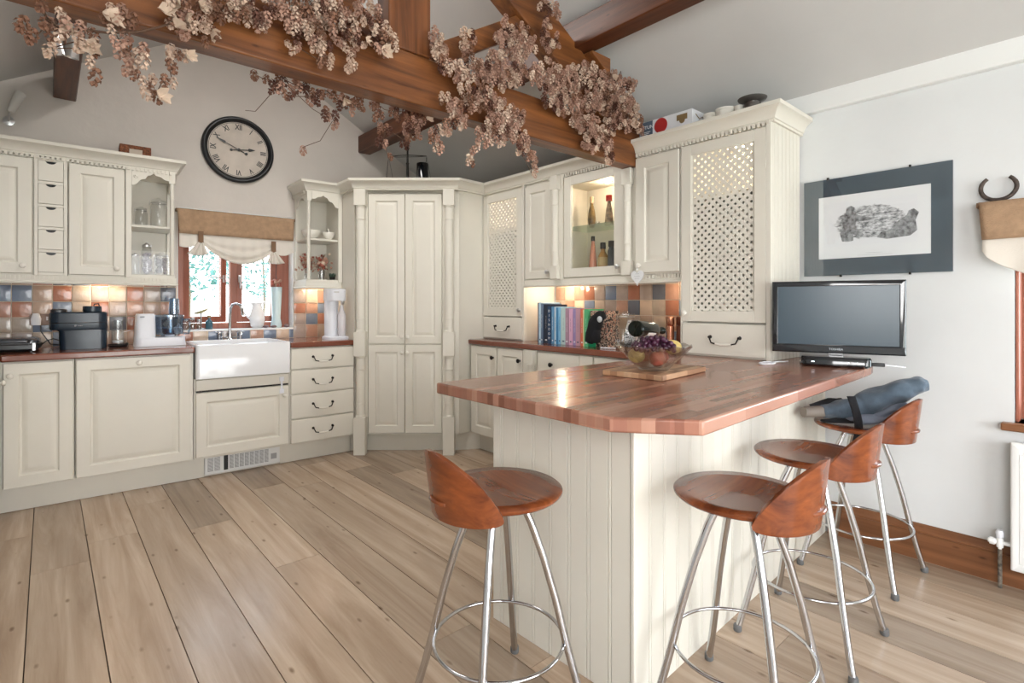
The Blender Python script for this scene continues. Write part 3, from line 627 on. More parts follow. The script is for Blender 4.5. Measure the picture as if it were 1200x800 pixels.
# cornices and pelmets
b = MB(); sweep(b, [(-2.42,UV-.006),(-1.203,UV-.006),(-1.203,.60)], cornice_prof(UT)); dentils(b, (-2.42,UV-.006),(-1.203,UV-.006), UT-.016, UT+.006, .020, .024)
one('cornice', 'cream dentil cornice along the top of the left wall cabinets, stopping short of the clock', 'cornice', b, CR, 'A', (-1.8, UV, UT), group='cream cabinet cornices', smooth=30)
b = MB(); sweep(b, [(-2.42,UV-.004),(-1.201,UV-.004),(-1.201,.585)], pelmet_prof(1.337, UB)); dentils(b, (-2.42,UV-.004),(-1.201,UV-.004), UB-.024, UB-.004, .016, .022)
one('light_pelmet', 'cream dentil pelmet under the left wall cabinets', 'pelmet', b, CR, 'A', (-1.8, UV, 1.337), group='cream light pelmets', smooth=30)
b = MB(); sweep(b, [(-.292,.585),(-.292,UV-.002),(-.004,UV-.002)], pelmet_prof(1.337, UB))
one('light_pelmet', 'short cream pelmet under the open cabinet above the soda maker', 'pelmet', b, CR, 'A', (-.15, UV, 1.337), group='cream light pelmets', smooth=30)
# left return run (frame C: local x = world y, fronts face +x at x = -.2)
t = T('base_cabinet', 'cream base cabinet on the left return run, only its knob edge in view', 'cabinet', 'C', (3.8, .2, .15), 'cream base cabinets')
b = MB(); b.box(3.5, 4.10, .221, .80, .15, .878); t.part('carcass', b, CR); d = t.part('door', door_mb(3.52, 4.08, .158, .872, .22), CR, smooth=20); knob(t, d, 4.03, .775, .20); knob(t, d, 3.57, .80, .20)
t = T('base_cabinet', 'cream base cabinet on the left return run, nearer the camera', 'cabinet', 'C', (3.2, .2, .15), 'cream base cabinets')
b = MB(); b.box(2.6, 3.495, .221, .80, .15, .878); t.part('carcass', b, CR); d = t.part('door', door_mb(3.05, 3.49, .158, .872, .22), CR, smooth=20); knob(t, d, 3.44, .80, .20); d = t.part('door', door_mb(2.61, 3.045, .158, .872, .22), CR, smooth=20); knob(t, d, 2.66, .80, .20)
x1, y1 = fpt('A', -2.072, -.03); x2, y2 = fpt('A', -2.072, .598)
b = MB(); b.prism([(-.815,2.58),(x1-.0,2.58),(x1,y1),(x2,y2),(-.815,y2+.03)], .88, .92)
one('worktop', 'wooden worktop of the left return run, mitred at the left edge of the photo', 'worktop', b, M['topd'], 'W', (-.5, 3.4, .88), group='wooden worktops', bev=.008, seg=3)
b = MB(); b.box(2.6, 4.14, .29, .305, 0, .15); one('kickboard', 'cream kickboard under the left return run', 'kickboard', b, CR, 'C', (3.4, .3, 0), group='cream kickboards')

# ---------------- tall corner cupboard (frame P: x across, y away from the camera) ----------------
PD = 4.32; BXK = 2.725
t = T('corner_cupboard', 'tall cream corner cupboard with four panelled doors between two turned columns', 'cupboard', 'P', (-.85, PD, 0))
def toP(f, x, y):
    wx, wy = fpt(f, x, y); a = R(41.3); return (wx*math.cos(a)-wy*math.sin(a), wx*math.sin(a)+wy*math.cos(a))
a0 = toP('A', .002, .0); a1 = toP('A', .002, .595); a2 = toP('A', 1.2, .595); c0 = toP('W', 2.79, 3.532); c1 = toP('W', 3.11, 3.532); c2_ = toP('W', 3.11, 3.95)
b = MB(); b.prism([a0, (-1.268, PD), (-.43, PD), c0, c1, c2_, a2, a1], .15, UT)
b.box(-1.268, -.43, PD-.019, PD, .15, .158); b.box(-1.268, -1.172, PD-.02, PD, .158, UT); b.box(-.566, -.43, PD-.02, PD, .158, UT); b.box(-1.172, -.566, PD-.02, PD, UT-.022, UT)
b.prism([(-1.268,PD-.02),(-.43,PD-.02),(-.39,PD+.02),(-1.268,PD+.05)], UT-.02, UT)
t.part('body', b, CR, bev=.0015, smooth=0)
b = MB(); b.box(-1.20, -.45, PD+.065, PD+.08, 0, .149); b.prism([toP('A',.004,.09), toP('A',.004,.14), (-1.19,PD+.12), (-1.19,PD+.08)], 0, .149); kb = toP('B',-3.502,BXK); b.prism([(-.45,PD+.065),(kb[0],kb[1]-.0),(kb[0],kb[1]+.015),(-.45,PD+.08)], 0, .149); t.part('plinth', b, CR)
for x0, x1, kx in ((-1.169,-.8725,-.893), (-.8685,-.569,-.848)):
    d = t.part('door', door_mb(x0, x1, .886, UT-.024, PD-.0), CR, smooth=20); knob(t, d, kx, .945, PD-.02)
    d = t.part('door', door_mb(x0, x1, .160, .878, PD-.0), CR, smooth=20); knob(t, d, kx, .815, PD-.02)
for xc in (-1.222, -.508):
    b = MB(); y = PD-.046; w = .046
    b.box(xc-w, xc+w, y-w+.005, y+w-.02, 2.0, UT-.001); b.lathe(shaft_prof(.985, 2.0, .036), (xc, y+.002, 0), 18); b.box(xc-w, xc+w, y-w, y+w-.02, .79, .985)
    b.lathe(shaft_prof(.30, .79, .036), (xc, y+.002, 0), 18); b.box(xc-w, xc+w, y-w, y+w-.02, .0, .30); t.part('column', b, CR, bev=.002)
F_ = fpt
path = [fpt('A',-.292,.598), fpt('A',-.292,UV-.004), fpt('A',.0,UV-.004), fpt('A',.0,0.0)]+[fpt('P',-1.262,PD-.035), fpt('P',-.43,PD-.035), (2.786,3.524), (2.786,2.078)]
path = [path[0], path[1], fpt('A',-.004,UV-.004), fpt('A',-.004,-.01), fpt('P',-.44,PD-.045), (2.786,3.522), (2.786,2.064)]
b = MB(); sweep(b, path, cornice_prof(UT)); dentils(b, path[0], path[1], UT-.016, UT+.006, .020, .024); dentils(b, (2.786,2.75), (2.786,2.07), UT-.016, UT+.006, .020, .024)
one('cornice', 'cream cornice turning over the tall corner cupboard and running up to the beam', 'cornice', b, CR, 'W', (2.4, 3.6, UT), group='cream cabinet cornices', smooth=30)

# ---------------- wall B run (frame B: local x = -world y, local y = world x) ----------------
BX = 2.64
t = T('base_cabinet', 'cream base cabinet with one panelled door beside the tall corner cupboard under the dresser', 'cabinet', 'B', (-3.35, BX, .15), 'cream base cabinets')
b = MB(); b.box(-3.50, -3.166, BX+.001, 3.1, .15, .878); t.part('carcass', b, CR); d = t.part('door', door_mb(-3.496, -3.170, .158, .872, BX), CR, smooth=20); knob(t, d, -3.205, .79, BX-.02, M['iron'])
t = T('base_cabinet', 'cream base cabinet with a narrow door and turned pilaster, second from the tall corner cupboard', 'cabinet', 'B', (-2.9, BX, .15), 'cream base cabinets')
b = MB(); b.box(-3.162, -2.722, BX+.001, 3.1, .15, .878); b.box(-2.862,-2.722,BX-.018,BX+.001,.15,.878); t.part('carcass', b, CR); d = t.part('door', door_mb(-3.158, -2.866, .158, .872, BX), CR, smooth=20); knob(t, d, -2.895, .79, BX-.02, M['iron'])
b = MB(); b.box(-2.80,-2.728,BX-.05,BX-.018,.78,.877); b.lathe(shaft_prof(.30,.78,.026), (-2.764,BX-.03,0), 14); b.box(-2.80,-2.728,BX-.05,BX-.018,.15,.30); t.part('pilaster', b, CR, bev=.002)
t = T('base_cabinet', 'cream base cabinet with a wide drawer over doors behind the peninsula, below the cookbooks', 'cabinet', 'B', (-2.45, BX, .15), 'cream base cabinets')
b = MB(); b.box(-2.718, -2.20, BX+.001, 3.1, .15, .878); t.part('carcass', b, CR); d = t.part('drawer', slab_mb(-2.712, -2.318, .715, .872, BX), CR, smooth=20); knob(t, d, -2.565, .79, BX-.02, M['iron']); d = t.part('door', door_mb(-2.712, -2.318, .158, .708, BX), CR, smooth=20); knob(t, d, -2.36, .65, BX-.02, M['iron'])
b = MB(); b.box(-2.314,-2.204,BX-.019,BX,.158,.872); t.part('filler_panel', b, CR)
t = T('base_cabinet', 'cream base cabinet in the inner corner between wall run and peninsula', 'cabinet', 'B', (-1.9, BX, .15), 'cream base cabinets')
b = MB(); b.box(-2.198, -1.668, BX+.001, 3.1, .15, .878); t.part('carcass', b, CR); d = t.part('door', door_mb(-2.192, -1.70, .158, .872, BX), CR, smooth=20); knob(t, d, -1.75, .79, BX-.02, M['iron'])
b = MB(); b.box(-3.50, -1.67, BX+.085, BX+.10, 0, .149); one('kickboard', 'cream kickboard under the wall run beside the peninsula', 'kickboard', b, CR, 'B', (-2.6, BX+.09, 0), group='cream kickboards')
b = MB(); b.box(-3.515, -1.664, BX-.035, 3.115, .88, .92)
one('worktop', 'wooden worktop with the row of cookbooks, from the corner cupboard to the peninsula', 'worktop', b, M['topd'], 'B', (-2.6, 2.9, .88), group='wooden worktops', bev=.008, seg=3)
tiles('tile_splashback', 'B', -3.0, -1.65, 3.110, [.92,1.03,1.13,1.237,1.345,1.41], .1015, rows=[Rw('gmsgmpcgsmbgm'),Rw('mgtbmgcmsgpmt'),Rw('gpcbgmpdcgtbc'),Rw('pcptmbmtmdpcp'),Rw('pctmmbgtmdmpt')], label='patchwork tiled splashback in the lit niche behind the cookbooks and glass jar', start=4)
def lattice_unit(label, x0, x1, y, shelf, kx, hx, side=None):
    t = T('lattice_dresser', label, 'cabinet', 'B', ((x0+x1)/2, y, .921), 'lattice door dressers')
    b = MB(); carcass(b, x0, x1, y+.001, 3.108, .921, UT, shelves=[1.095]+shelf, tk=.02); b.box(x0, x0+.004, y-.019, y, .921, UT); b.box(x1-.022, x1, y-.019, y, .921, UT)
    if side:
        for k in range(7): b.box(x1, x1+.002, y+.02+k*.048, y+.02+k*.048+.04, .921, UT)
    t.part('carcass', b, CR, bev=.001)
    d0, d1 = x0+.006, x1-.024; b = frame_mb(d0, d1, 1.112, UT-.022, y); d = t.part('door', b, CR, bev=.003, smooth=20)
    t.part('lattice', lattice_mb(d0+.058, d1-.058, 1.17, UT-.08, y-.010), CR, parent=d, smooth=0); knob(t, d, kx, 1.16, y-.02, M['steel'] if not side else None)
    d = t.part('drawer', slab_mb(d0, d1, .928, 1.104, y), CR, smooth=20); bail(t, d, hx, 1.03, y-.02, .165); return t
lattice_unit('cream dresser cabinet with lattice door and bottom drawer next to the tall corner cupboard', -3.526, -3.014, 2.79, [1.45,1.80], -3.06, -3.27)
lattice_unit('large cream dresser cabinet with lattice door and drawer beside the television', -1.646, -1.141, 2.755, [1.46,1.80], -1.615, -1.38, side=True)
UTB = UT
upper_closed(-3.008, -2.722, -3.004, -2.724, 'cream wall cabinet with panelled door left of the lit bottle cabinet', -2.752, 'B', 2.79, .318, hook=True)
t = T('display_cabinet', 'cream lit glass-door wall cabinet with bottles between two turned columns', 'cabinet', 'B', (-2.33, 2.79, UB))
b = MB(); carcass(b, -2.718, -1.972, 2.791, 3.108, UB, UT, tk=.06); b.box(-2.718,-2.598,2.768,2.791,UB,UT); b.box(-2.082,-1.972,2.768,2.791,UB,UT); t.part('carcass', b, [M['inside']], bev=.001)
t.part('stile', MB().box(-2.719,-2.598,2.764,2.7685,UB-.001,UT+.0), CR); t.part('stile', MB().box(-2.082,-1.9715,2.764,2.7685,UB-.001,UT), CR)
d = t.part('door', frame_mb(-2.592, -2.086, UB+.008, UT-.022, 2.79, .062), CR, bev=.003, smooth=20)
b = MB(); b.box(-2.532, -2.146, 2.778, 2.781, UB+.07, UT-.084); t.part('pane', b, M['cabglass'], parent=d, smooth=0)
knob(t, d, -2.112, UB+.06, 2.77, M['steel'])
b = MB(); b.box(-2.656, -2.036, 2.81, 3.098, 1.752, 1.758); t.part('glass_shelf', b, thin_glass('shelf_glass', (.80,.90,.85), .18), smooth=0)
for xc, yy, zt in ((-2.658, 2.762, UT-.001), (-2.022, 2.758, UT-.07)):
    b = MB(); b.box(xc-.034,xc+.034,yy-.036,yy+.002,UB,UB+.09); b.lathe(shaft_prof(UB+.09, zt-.10, .024), (xc, yy-.012, 0), 16); b.box(xc-.034,xc+.034,yy-.036,yy+.002,zt-.10,zt); t.part('column', b, CR, bev=.002)
t = upper_closed(-1.968, -1.650, -1.958, -1.656, 'cream wall cabinet with a hanging heart, between the beam and the large lattice dresser', -1.925, 'B', 2.755, .353)
b = MB(); sweep(b, [(-1.958,2.751),(-1.137,2.751),(-1.137,3.115)], cornice_prof(UT)); dentils(b, (-1.958,2.751),(-1.137,2.751), UT-.016, UT+.006, .020, .024)
one('cornice', 'cream dentil cornice over the large lattice dresser, right of the beam', 'cornice', b, CR, 'B', (-1.5, 2.75, UT), group='cream cabinet cornices', smooth=30)
b = MB(); sweep(b, [(-3.006,2.775),(-1.65,2.775)], pelmet_prof(1.337, UB)); dentils(b, (-1.95,2.775),(-1.65,2.775), UB-.024, UB-.004, .016, .022)
one('light_pelmet', 'cream pelmet over the lit niche with the cookbooks', 'pelmet', b, CR, 'B', (-2.3, 2.78, 1.337), group='cream light pelmets', smooth=30)

# ---------------- peninsula ----------------
t = T('kitchen_peninsula', 'cream tongue and groove panelled peninsula base', 'kitchen island', 'I', (0, 0, 0))
b = MB(); b.box(.006, 1.795, .006, .630, 0, .879); t.part('core', b, CR, smooth=0)
def beadboard(n0, n1, pitch, place):
    b = MB(); s = n0
    while s < n1-.01:
        e = min(s+pitch, n1); g = .0022
        for a, c in ((s+g/2, s+.012), (s+.0142, e-g/2)):
            place(b, a, c)
        s = e
    return b
t.part('long_panel', beadboard(.0, 1.793, .083, lambda b, a, c: b.box(a, c, .0, .006, 0, .879)), CR, bev=.0012)
t.part('end_panel', beadboard(.0, .636, .083, lambda b, a, c: b.box(0, .006, a, c, 0, .879)), CR, bev=.0012)
b = MB(); b.box(-.004, .012, -.004, .010, 0, .879); t.part('corner_bead', b, CR, bev=.003)
PW = [(1.083,.853),(1.228,.674),(2.86,.742),(2.95,.757),(3.02,.785),(3.07,.83),(3.105,.90),(3.115,.97),(3.115,1.662),(1.078,1.650)]
a = -FR['I'][2]
PL = [((x-1.317)*math.cos(a)-(y-.947)*math.sin(a), (x-1.317)*math.sin(a)+(y-.947)*math.cos(a)) for x, y in PW]
b = MB(); b.prism(PL, .88, .92)
one('peninsula_worktop', 'butcher block breakfast bar top with clipped front corner', 'worktop', b, M['top'], 'I', (.6, .3, .88), bev=.006, seg=3)
# ---------------- bar stools ----------------
def make_stool(label, x, y, rz):
    t = T('bar_stool', label, 'bar stool', 'W', (x, y, 0), 'cherry wood bar stools', rot=rz, local=True)
    SZ = .652
    b = MB(); b.lathe([(0,SZ-.012),(.06,SZ-.012),(.16,SZ-.010),(.182,SZ-.004),(.190,SZ+.004),(.190,SZ+.010),(.184,SZ+.015),(.15,SZ+.013),(.08,SZ+.008),(0,SZ+.006)], (0,.0,0), 48); t.part('seat', b, M['cherry'], smooth=50)
    b = MB(); F = R(61); rr = .194; H, hh, zc = .160, .030, .645
    def pt(u, v):
        ph = math.sin((u*2-1)*PI/2)*F; q = ph/F; e = math.sqrt(max(0, 1-q*q)); e2 = max(0, 1-q*q)**.85
        zt, zb = zc+H*e2, zc-hh*e**.6; z = zb+(zt-zb)*v; r = rr+.024*(z-.6)/.2-.004*abs(q)
        return (r*math.sin(ph), -r*math.cos(ph)+.0, z)
    b.grid(pt, 44, 12); t.part('backrest', b, M['cherry'], solid=.012, bev=.003, smooth=60)
    b = MB(); loft(b, [([(x_,y_) for x_,y_ in ((-.045,-.18),(-.048,-.203),(-.03,-.214),(0,-.219),(.03,-.214),(.048,-.203),(.045,-.18))][::1], z_) for z_ in (SZ+.008,SZ+.020)]); t.part('seat_tongue', b, M['cherry'], bev=.004)
    b = MB(); b.lathe([(.085,SZ-.030),(.09,SZ-.026),(.09,SZ-.014),(.0,SZ-.014)], (0,0,0), 24); t.part('seat_plate', b, M['iron'])
    for k in range(4):
        a = PI/4+k*PI/2; b = MB(); pr = [(.062,.640),(.098,.565),(.135,.465),(.171,.345),(.202,.22),(.232,.11),(.262,.012)]
        n = []
        for i in range(len(pr)-1):
            for j in range(3): q = j/3; n.append((pr[i][0]*(1-q)+pr[i+1][0]*q, pr[i][1]*(1-q)+pr[i+1][1]*q))
        n.append(pr[-1]); b.tube([(r*math.cos(a), r*math.sin(a), z) for r, z in n], .0115, 12); l = t.part('leg', b, M['chrome'], smooth=60)
        b = MB(); b.lathe([(.013,0),(.015,.004),(.0145,.020),(.0125,.024)], (.264*math.cos(a), .264*math.sin(a), 0), 14); t.part('foot_cap', b, plain('grey_rubber', (.12,.12,.12), .6), parent=l)
    b = MB(); rg_ = .1925; P = [(rg_*math.cos(2*PI*i/64), rg_*math.sin(2*PI*i/64), .215) for i in range(65)]; b.tube(P, .0055, 8, caps=False); t.part('foot_ring', b, M['chrome'], smooth=60)
    return t.e
s0 = make_stool('cherry bar stool standing alone at the left end of the peninsula', 1.013, 1.213, R(-97))
copy_tree(s0, (1.517, .715, 0), R(3), 'nearest cherry bar stool of the row on the long side of the peninsula')
copy_tree(s0, (2.112, .738, 0), R(1), 'middle cherry bar stool of the row on the long side of the peninsula')
copy_tree(s0, (2.805, .765, 0), R(-4), 'cherry bar stool by the wall with a blue-grey coat heaped on its seat')
# heap on the far stool
t = T('folded_coat', 'blue-grey coat with black strap heaped on the bar stool by the wall', 'coat', 'W', (2.80, .77, .668))
def lumpy(b, pts, rad, seed, amp=.18, seg=18, flat=.8):
    r_ = random.Random(seed); P = [Vector(p) for p in pts]; Q = []; RR = []
    for i in range(len(P)-1):
        for j in range(5): q = j/5; Q.append(P[i].lerp(P[i+1], q)); RR.append(rad[i]*(1-q)+rad[i+1]*q)
    Q.append(P[-1]); RR.append(rad[-1]); n0 = len(b.v); b.tube(Q, RR, seg)
    ph = [r_.uniform(0, 6.28) for _ in range(6)]
    for i in range(len(Q)):
        for k in range(seg):
            v = Vector(b.v[n0+i*seg+k]); d = v-Q[i]; a = 2*PI*k/seg
            f = 1+amp*(math.sin(3*a+ph[0]+i*.5)*.5+math.sin(i*.9+ph[1])*.4+math.sin(5*a-i*1.1+ph[2])*.35)
            w = Q[i]+Vector((d.x*f, d.y*f, d.z*f*flat)); b.v[n0+i*seg+k] = tuple(w)
b = MB(); lumpy(b, [(2.69,.90,.712),(2.76,.84,.722),(2.83,.77,.735),(2.87,.69,.79),(2.893,.62,.83),(2.915,.57,.85),(2.925,.54,.854)], [.038,.054,.066,.064,.054,.045,.030], 3); t.part('sleeve', b, M['cloth'], sub=1, smooth=180)
b = MB(); lumpy(b, [(2.72,.80,.685),(2.79,.73,.69),(2.86,.67,.70),(2.89,.63,.71)], [.025,.045,.045,.02], 5, .25, flat=.5); lumpy(b, [(2.80,.72,.70),(2.87,.66,.735),(2.90,.62,.77)], [.02,.034,.02], 8, .3); t.part('lining', b, M['cloth2'], sub=1, smooth=180)
b = MB(); lumpy(b, [(2.615,.945,.713),(2.66,.915,.713),(2.71,.88,.712)], [.024,.026,.026], 9, .03, flat=1); t.part('rolled_mat', b, M['tan'], smooth=60)
b = MB(); lumpy(b, [(2.66,.93,.74),(2.74,.88,.757),(2.79,.84,.76)], [.008,.016,.012], 12, .2); t.part('dark_fold', b, M['felt'], smooth=60)
b = MB(); b.grid(lambda u, v: (2.672+.022*u-.006*math.sin(v*5), .785-.026*u-.03*math.sin(v*2.6), .800-.215*v), 4, 14); t.part('strap', b, M['felt'], solid=.004, smooth=60)
b = MB(); lumpy(b, [(2.66,.88,.676),(2.74,.80,.679),(2.80,.73,.681)], [.02,.04,.02], 15, .15, flat=.3); t.part('hem', b, M['felt'], smooth=60)

# ---------------- things on the gable wall ----------------
t = T('wall_clock', 'round wall clock with black rim and roman numerals above the sink window', 'clock', 'A', (-.729, .58, 2.458))
CX, CZ, CY = -.729, 2.458, .598
b = MB(); b.lathe([(.222,.0),(.264,.0),(.268,.012),(.262,.026),(.250,.034),(.240,.030),(.236,.020),(.226,.016),(.222,.008),(.222,.0)], (CX,CY,CZ), 64, ax='y', caps=False); t.part('rim', b, M['black'], smooth=60)
b = MB(); b.lathe([(0,.008),(.224,.008),(.224,.0)], (CX,CY,CZ), 48, ax='y'); fc = t.part('clock_face', b, M['clockface'])
b = MB()
for i, s in enumerate(['XII','I','II','III','IIII','V','VI','VII','VIII','IX','X','XI']):
    a = -2*PI*i/12; b.text(s, CX+math.sin(-a)*.182, CY-.0085, CZ+math.cos(a)*.182, .060, a, sx=.72, fat=.0012)
t.part('numerals', b, M['ink'], parent=fc, smooth=0)
b = MB(); b.lathe([(.214,.0082),(.216,.0088),(.218,.0082)], (CX,CY,CZ), 64, ax='y', caps=False)
for i in range(60): a = 2*PI*i/60; b.box(CX+.208*math.sin(a)-.001, CX+.208*math.sin(a)+.001, CY-.0092, CY-.008, CZ+.208*math.cos(a)-.001, CZ+.208*math.cos(a)+.001)
t.part('minute_track', b, M['ink'], parent=fc, smooth=0)
def hand(name, ang, ln, w, tail, y):
    b = MB(); a = R(ang); ux, uz = math.sin(a), math.cos(a); vx, vz = uz, -ux
    def P(l, s): return (CX+ux*l+vx*s, CZ+uz*l+vz*s)
    b.plate([P(-tail,-w*.5),P(-tail,w*.5),P(ln*.55,w*.45),P(ln*.62,w*1.6),P(ln*.72,w*1.3),P(ln,0),P(ln*.72,-w*1.3),P(ln*.62,-w*1.6),P(ln*.55,-w*.45)], y-.002, y)
    b.lathe([(.011,0),(.011,.003),(0,.003)], P(-tail, 0)[0:1]+(y,)+P(-tail,0)[1:2], 12, ax='y'); b.lathe([(.012,0),(.012,.004),(0,.005)], (CX,y,CZ), 16, ax='y'); t.part(name, b, M['black'], smooth=0)
hand('hour_hand', 82, .125, .008, .055, CY-.012); hand('minute_hand', 294, .185, .006, .06, CY-.016)
t = T('rattan_box', 'brown woven box with a pale label standing on the left wall cabinets', 'box', 'A', (-1.426, .37, 2.131))
b = MB(); b.box(-1.516, -1.337, .34, .50, 2.131, 2.306); t.part('body', b, plain('rattan', (.17,.055,.02), .6, bump=.8, bs=120, var=.6, vs=70), bev=.004)
b = MB(); b.box(-1.462, -1.388, .3375, .3405, 2.245, 2.278); t.part('label_plate', b, plain('pale_card', (.50,.42,.34), .7), smooth=0)
t = T('wall_spotlight', 'small chrome spotlight on the wall at the far left above the cabinets', 'spotlight', 'A', (-2.07, .56, 2.40))
b = MB(); b.lathe([(.03,0),(.03,.015),(.01,.02)], (-2.085,.598,2.40), 14, ax='y'); b.tube([(-2.085,.58,2.40),(-2.082,.54,2.42),(-2.075,.52,2.44)], .006, 8); t.part('bracket', b, M['steel'])
b = MB(); b.m = Matrix.Translation((-2.072,.515,2.44)) @ Matrix.Rotation(R(18), 4, 'Y') @ Matrix.Rotation(R(-12), 4, 'X'); b.lathe([(.012,0),(.02,.01),(.022,.04),(.027,.13),(.030,.15),(.026,.15),(.02,.12),(0,.12)], (0,0,0), 18); t.part('shade', b, plain('frosted_shade', (.62,.60,.56), .35, coat=.3))
t = T('purlin_spotlight', 'twin-headed chrome spotlight under the left purlin behind dried hops', 'spotlight', 'W', (.09, 3.5, 2.60))
b = MB(); b.lathe([(.05,2.598),(.05,2.585),(.01,2.58),(.008,2.55)], (.09,3.45,0), 18); b.tube([(.03,3.45,2.552),(.16,3.45,2.552)], .006, 8); t.part('bracket', b, M['steel'])
for dx, an in ((.10, 18), (.025, -30)):
    b = MB(); b.m = Matrix.Translation((dx,3.44,2.545)) @ Matrix.Rotation(R(an*.4), 4, 'Y') @ Matrix.Rotation(R(12), 4, 'X'); b.lathe([(.012,0),(.022,-.01),(.024,-.03),(.034,-.10),(.032,-.10),(.02,-.06),(0,-.06)], (0,0,0), 18); t.part('shade', b, M['steel'])
# roman blind over the sink
def blind(name, label, f, x0, x1, y, zt, zb, linen_fn, tails, o):
    t = T(name, label, 'blind', f, o)
    b = MB(); b.box(x0-.008, x1+.008, y, y+.045, zt-.022, zt); t.part('batten', b, M['tie'], bev=.002)
    b = MB(); n = 60; b.grid(lambda u, v: (x0+(x1-x0)*u+(.006-.012*u)*v*2, y-.004-.006*v-.003*math.sin(u*40)*v, zt-(zt-zb)*v), n, 6); t.part('burlap_band', b, M['burlap'], solid=.004, smooth=60)
    b = MB(); r_ = random.Random(4)
    def fn(u, v):
        x = x0+.012+(x1-x0-.024)*u; z1 = linen_fn(u); z = zb+.02+(z1-zb-.02)*v
        fold = .020*math.sin(v*v*15)*v*math.sin(PI*min(max((u-.14)/.72, 0), 1))+.005*math.sin(u*70)*v
        return (x, y+.006-fold-.014*v, z)
    b.grid(fn, 90, 26); t.part('linen_swag', b, M['linen'], solid=.003, smooth=80)
    for u, w in tails:
        x = x0+(x1-x0)*u; z1 = linen_fn(u); b = MB(); b.box(x-.018, x+.018, y-.022, y-.018, z1-.005, z1+.085); t.part('tie', b, M['tie'], smooth=0)
        b = MB(); b.grid(lambda p, v: (x+(p-.5)*(.03+.11*v)+w*v*.02, y-.010-.012*math.sin(p*16)*(.3+v)-.008, z1+.004-.095*v-.012*math.sin(p*PI)), 24, 8); t.part('tail', b, M['linen'], solid=.003, smooth=80)
    return t
def lf(u):
    if u < .18: return 1.645+.04*u/.18-.02*math.sin(PI*u/.18)
    if u > .80: return 1.645-.03*math.sin(PI*(u-.80)/.20)
    q = (u-.18)/.62; return 1.685-.04*q-.135*max(0,math.sin(PI*q))**.8
blind('roman_blind', 'brown burlap and cream linen swagged blind over the sink window', 'A', -1.158, -.306, .552, 1.935, 1.745, lf, [(.18,-1),(.80,1)], (-.73, .56, 1.56))
def lf2(u): return 1.44-.22*max(0,math.sin(PI*u))**.6
blind('roman_blind', 'brown burlap and white linen blind at the right edge beneath the horseshoe', 'B', -.392, 1.10, 3.062, 1.652, 1.488, lf2, [], (.3, 3.08, 1.3))
# ---------------- appliances on the left worktop ----------------
WZ = .921
t = T('contact_grill', 'flat black contact grill at the far left of the worktop', 'grill', 'A', (-2.0, .3, WZ))
b = MB(); loft(b, [(rrect(-2.16,-1.925,.15,.45,.03),.928),(rrect(-2.17,-1.915,.14,.46,.03),.94),(rrect(-2.17,-1.915,.14,.46,.03),.965)]); t.part('base', b, M['black'])
b = MB(); loft(b, [(rrect(-2.17,-1.92,.145,.455,.03),.972),(rrect(-2.17,-1.92,.145,.455,.03),.990),(rrect(-2.15,-1.94,.165,.435,.03),1.002)]); t.part('lid', b, plain('grill_lid', (.05,.055,.065), .25, coat=.3))
b = MB(); b.tube([(-2.15,.14,.99),(-2.15,.105,.975),(-1.96,.105,.975),(-1.96,.14,.99)], .009, 8); t.part('handle', b, M['black'])
b = MB(); b.box(-1.945,-1.930,.132,.142,.93,.975); t.part('latch', b, M['steel'], bev=.001, label='chrome latch')
b = MB()
for x in (-2.14,-1.95):
    for y in (.17,.43): b.lathe([(.012,WZ),(.012,.93)], (x,y,0), 10)
t.part('feet', b, M['black'])
b = MB(); b.tube([(-1.915,.38,.95),(-1.89,.37,.975),(-1.86,.38,.985),(-1.82,.44,.965),(-1.80,.50,.935),(-1.80,.55,.93),(-1.88,.57,.94),(-1.93,.575,1.03),(-1.93,.575,1.09)], .0035, 6); t.part('cable', b, M['black'])
t = T('coffee_machine', 'dark blue-black coffee machine standing sideways between grill and clear canisters', 'coffee machine', 'A', (-1.72, .3, WZ))
b = MB(); loft(b, [(rrect(-1.825,-1.588,.20,.40,.035),WZ),(rrect(-1.828,-1.586,.20,.40,.035),1.035),(rrect(-1.84,-1.586,.20,.40,.04),1.045)]); t.part('body', b, M['navy'])
b = MB(); loft(b, [(rrect(-1.868,-1.586,.195,.405,.045),1.046),(rrect(-1.874,-1.584,.192,.408,.05),1.056),(rrect(-1.874,-1.584,.192,.408,.05),1.088)]); loft(b, [(rrect(-1.874,-1.584,.192,.408,.05),1.092),(rrect(-1.874,-1.584,.192,.408,.05),1.150),(rrect(-1.866,-1.592,.20,.40,.045),1.158)]); t.part('head', b, M['navy'])
b = MB(); loft(b, [(rrect(-1.868,-1.79,.21,.39,.03),1.158),(rrect(-1.868,-1.79,.21,.39,.03),1.172),(rrect(-1.86,-1.80,.22,.38,.02),1.178)]); t.part('lever_lid', b, M['black'])
b = MB(); b.lathe([(.046,1.158),(.050,1.162),(.050,1.192),(.046,1.196),(0,1.196)], (-1.662,.28,0), 24); b.tube([(-1.655,.26,1.197),(-1.650,.26,1.209),(-1.63,.26,1.211),(-1.625,.26,1.197)], .004, 6); t.part('bean_lid', b, M['navy'])
b = MB(); b.text('O  ~~~~', -1.73, .1915, 1.072, .011, ext=.0003); t.part('lettering', b, plain('silver_print', (.5,.52,.55), .4), smooth=0)
t = T('storage_canister', 'stacked clear plastic canisters on a black coil base right of the coffee machine', 'canister', 'A', (-1.53, .3, WZ))
b = MB(); b.lathe([(.05,WZ),(.052,WZ+.006),(.046,WZ+.012),(0,WZ+.012)], (-1.525,.29,0), 24); b.tube([(-1.525+.055*math.cos(q*.4),.29+.055*math.sin(q*.4),WZ+.004+.0006*q) for q in range(34)], .003, 6); t.part('base', b, M['black'])
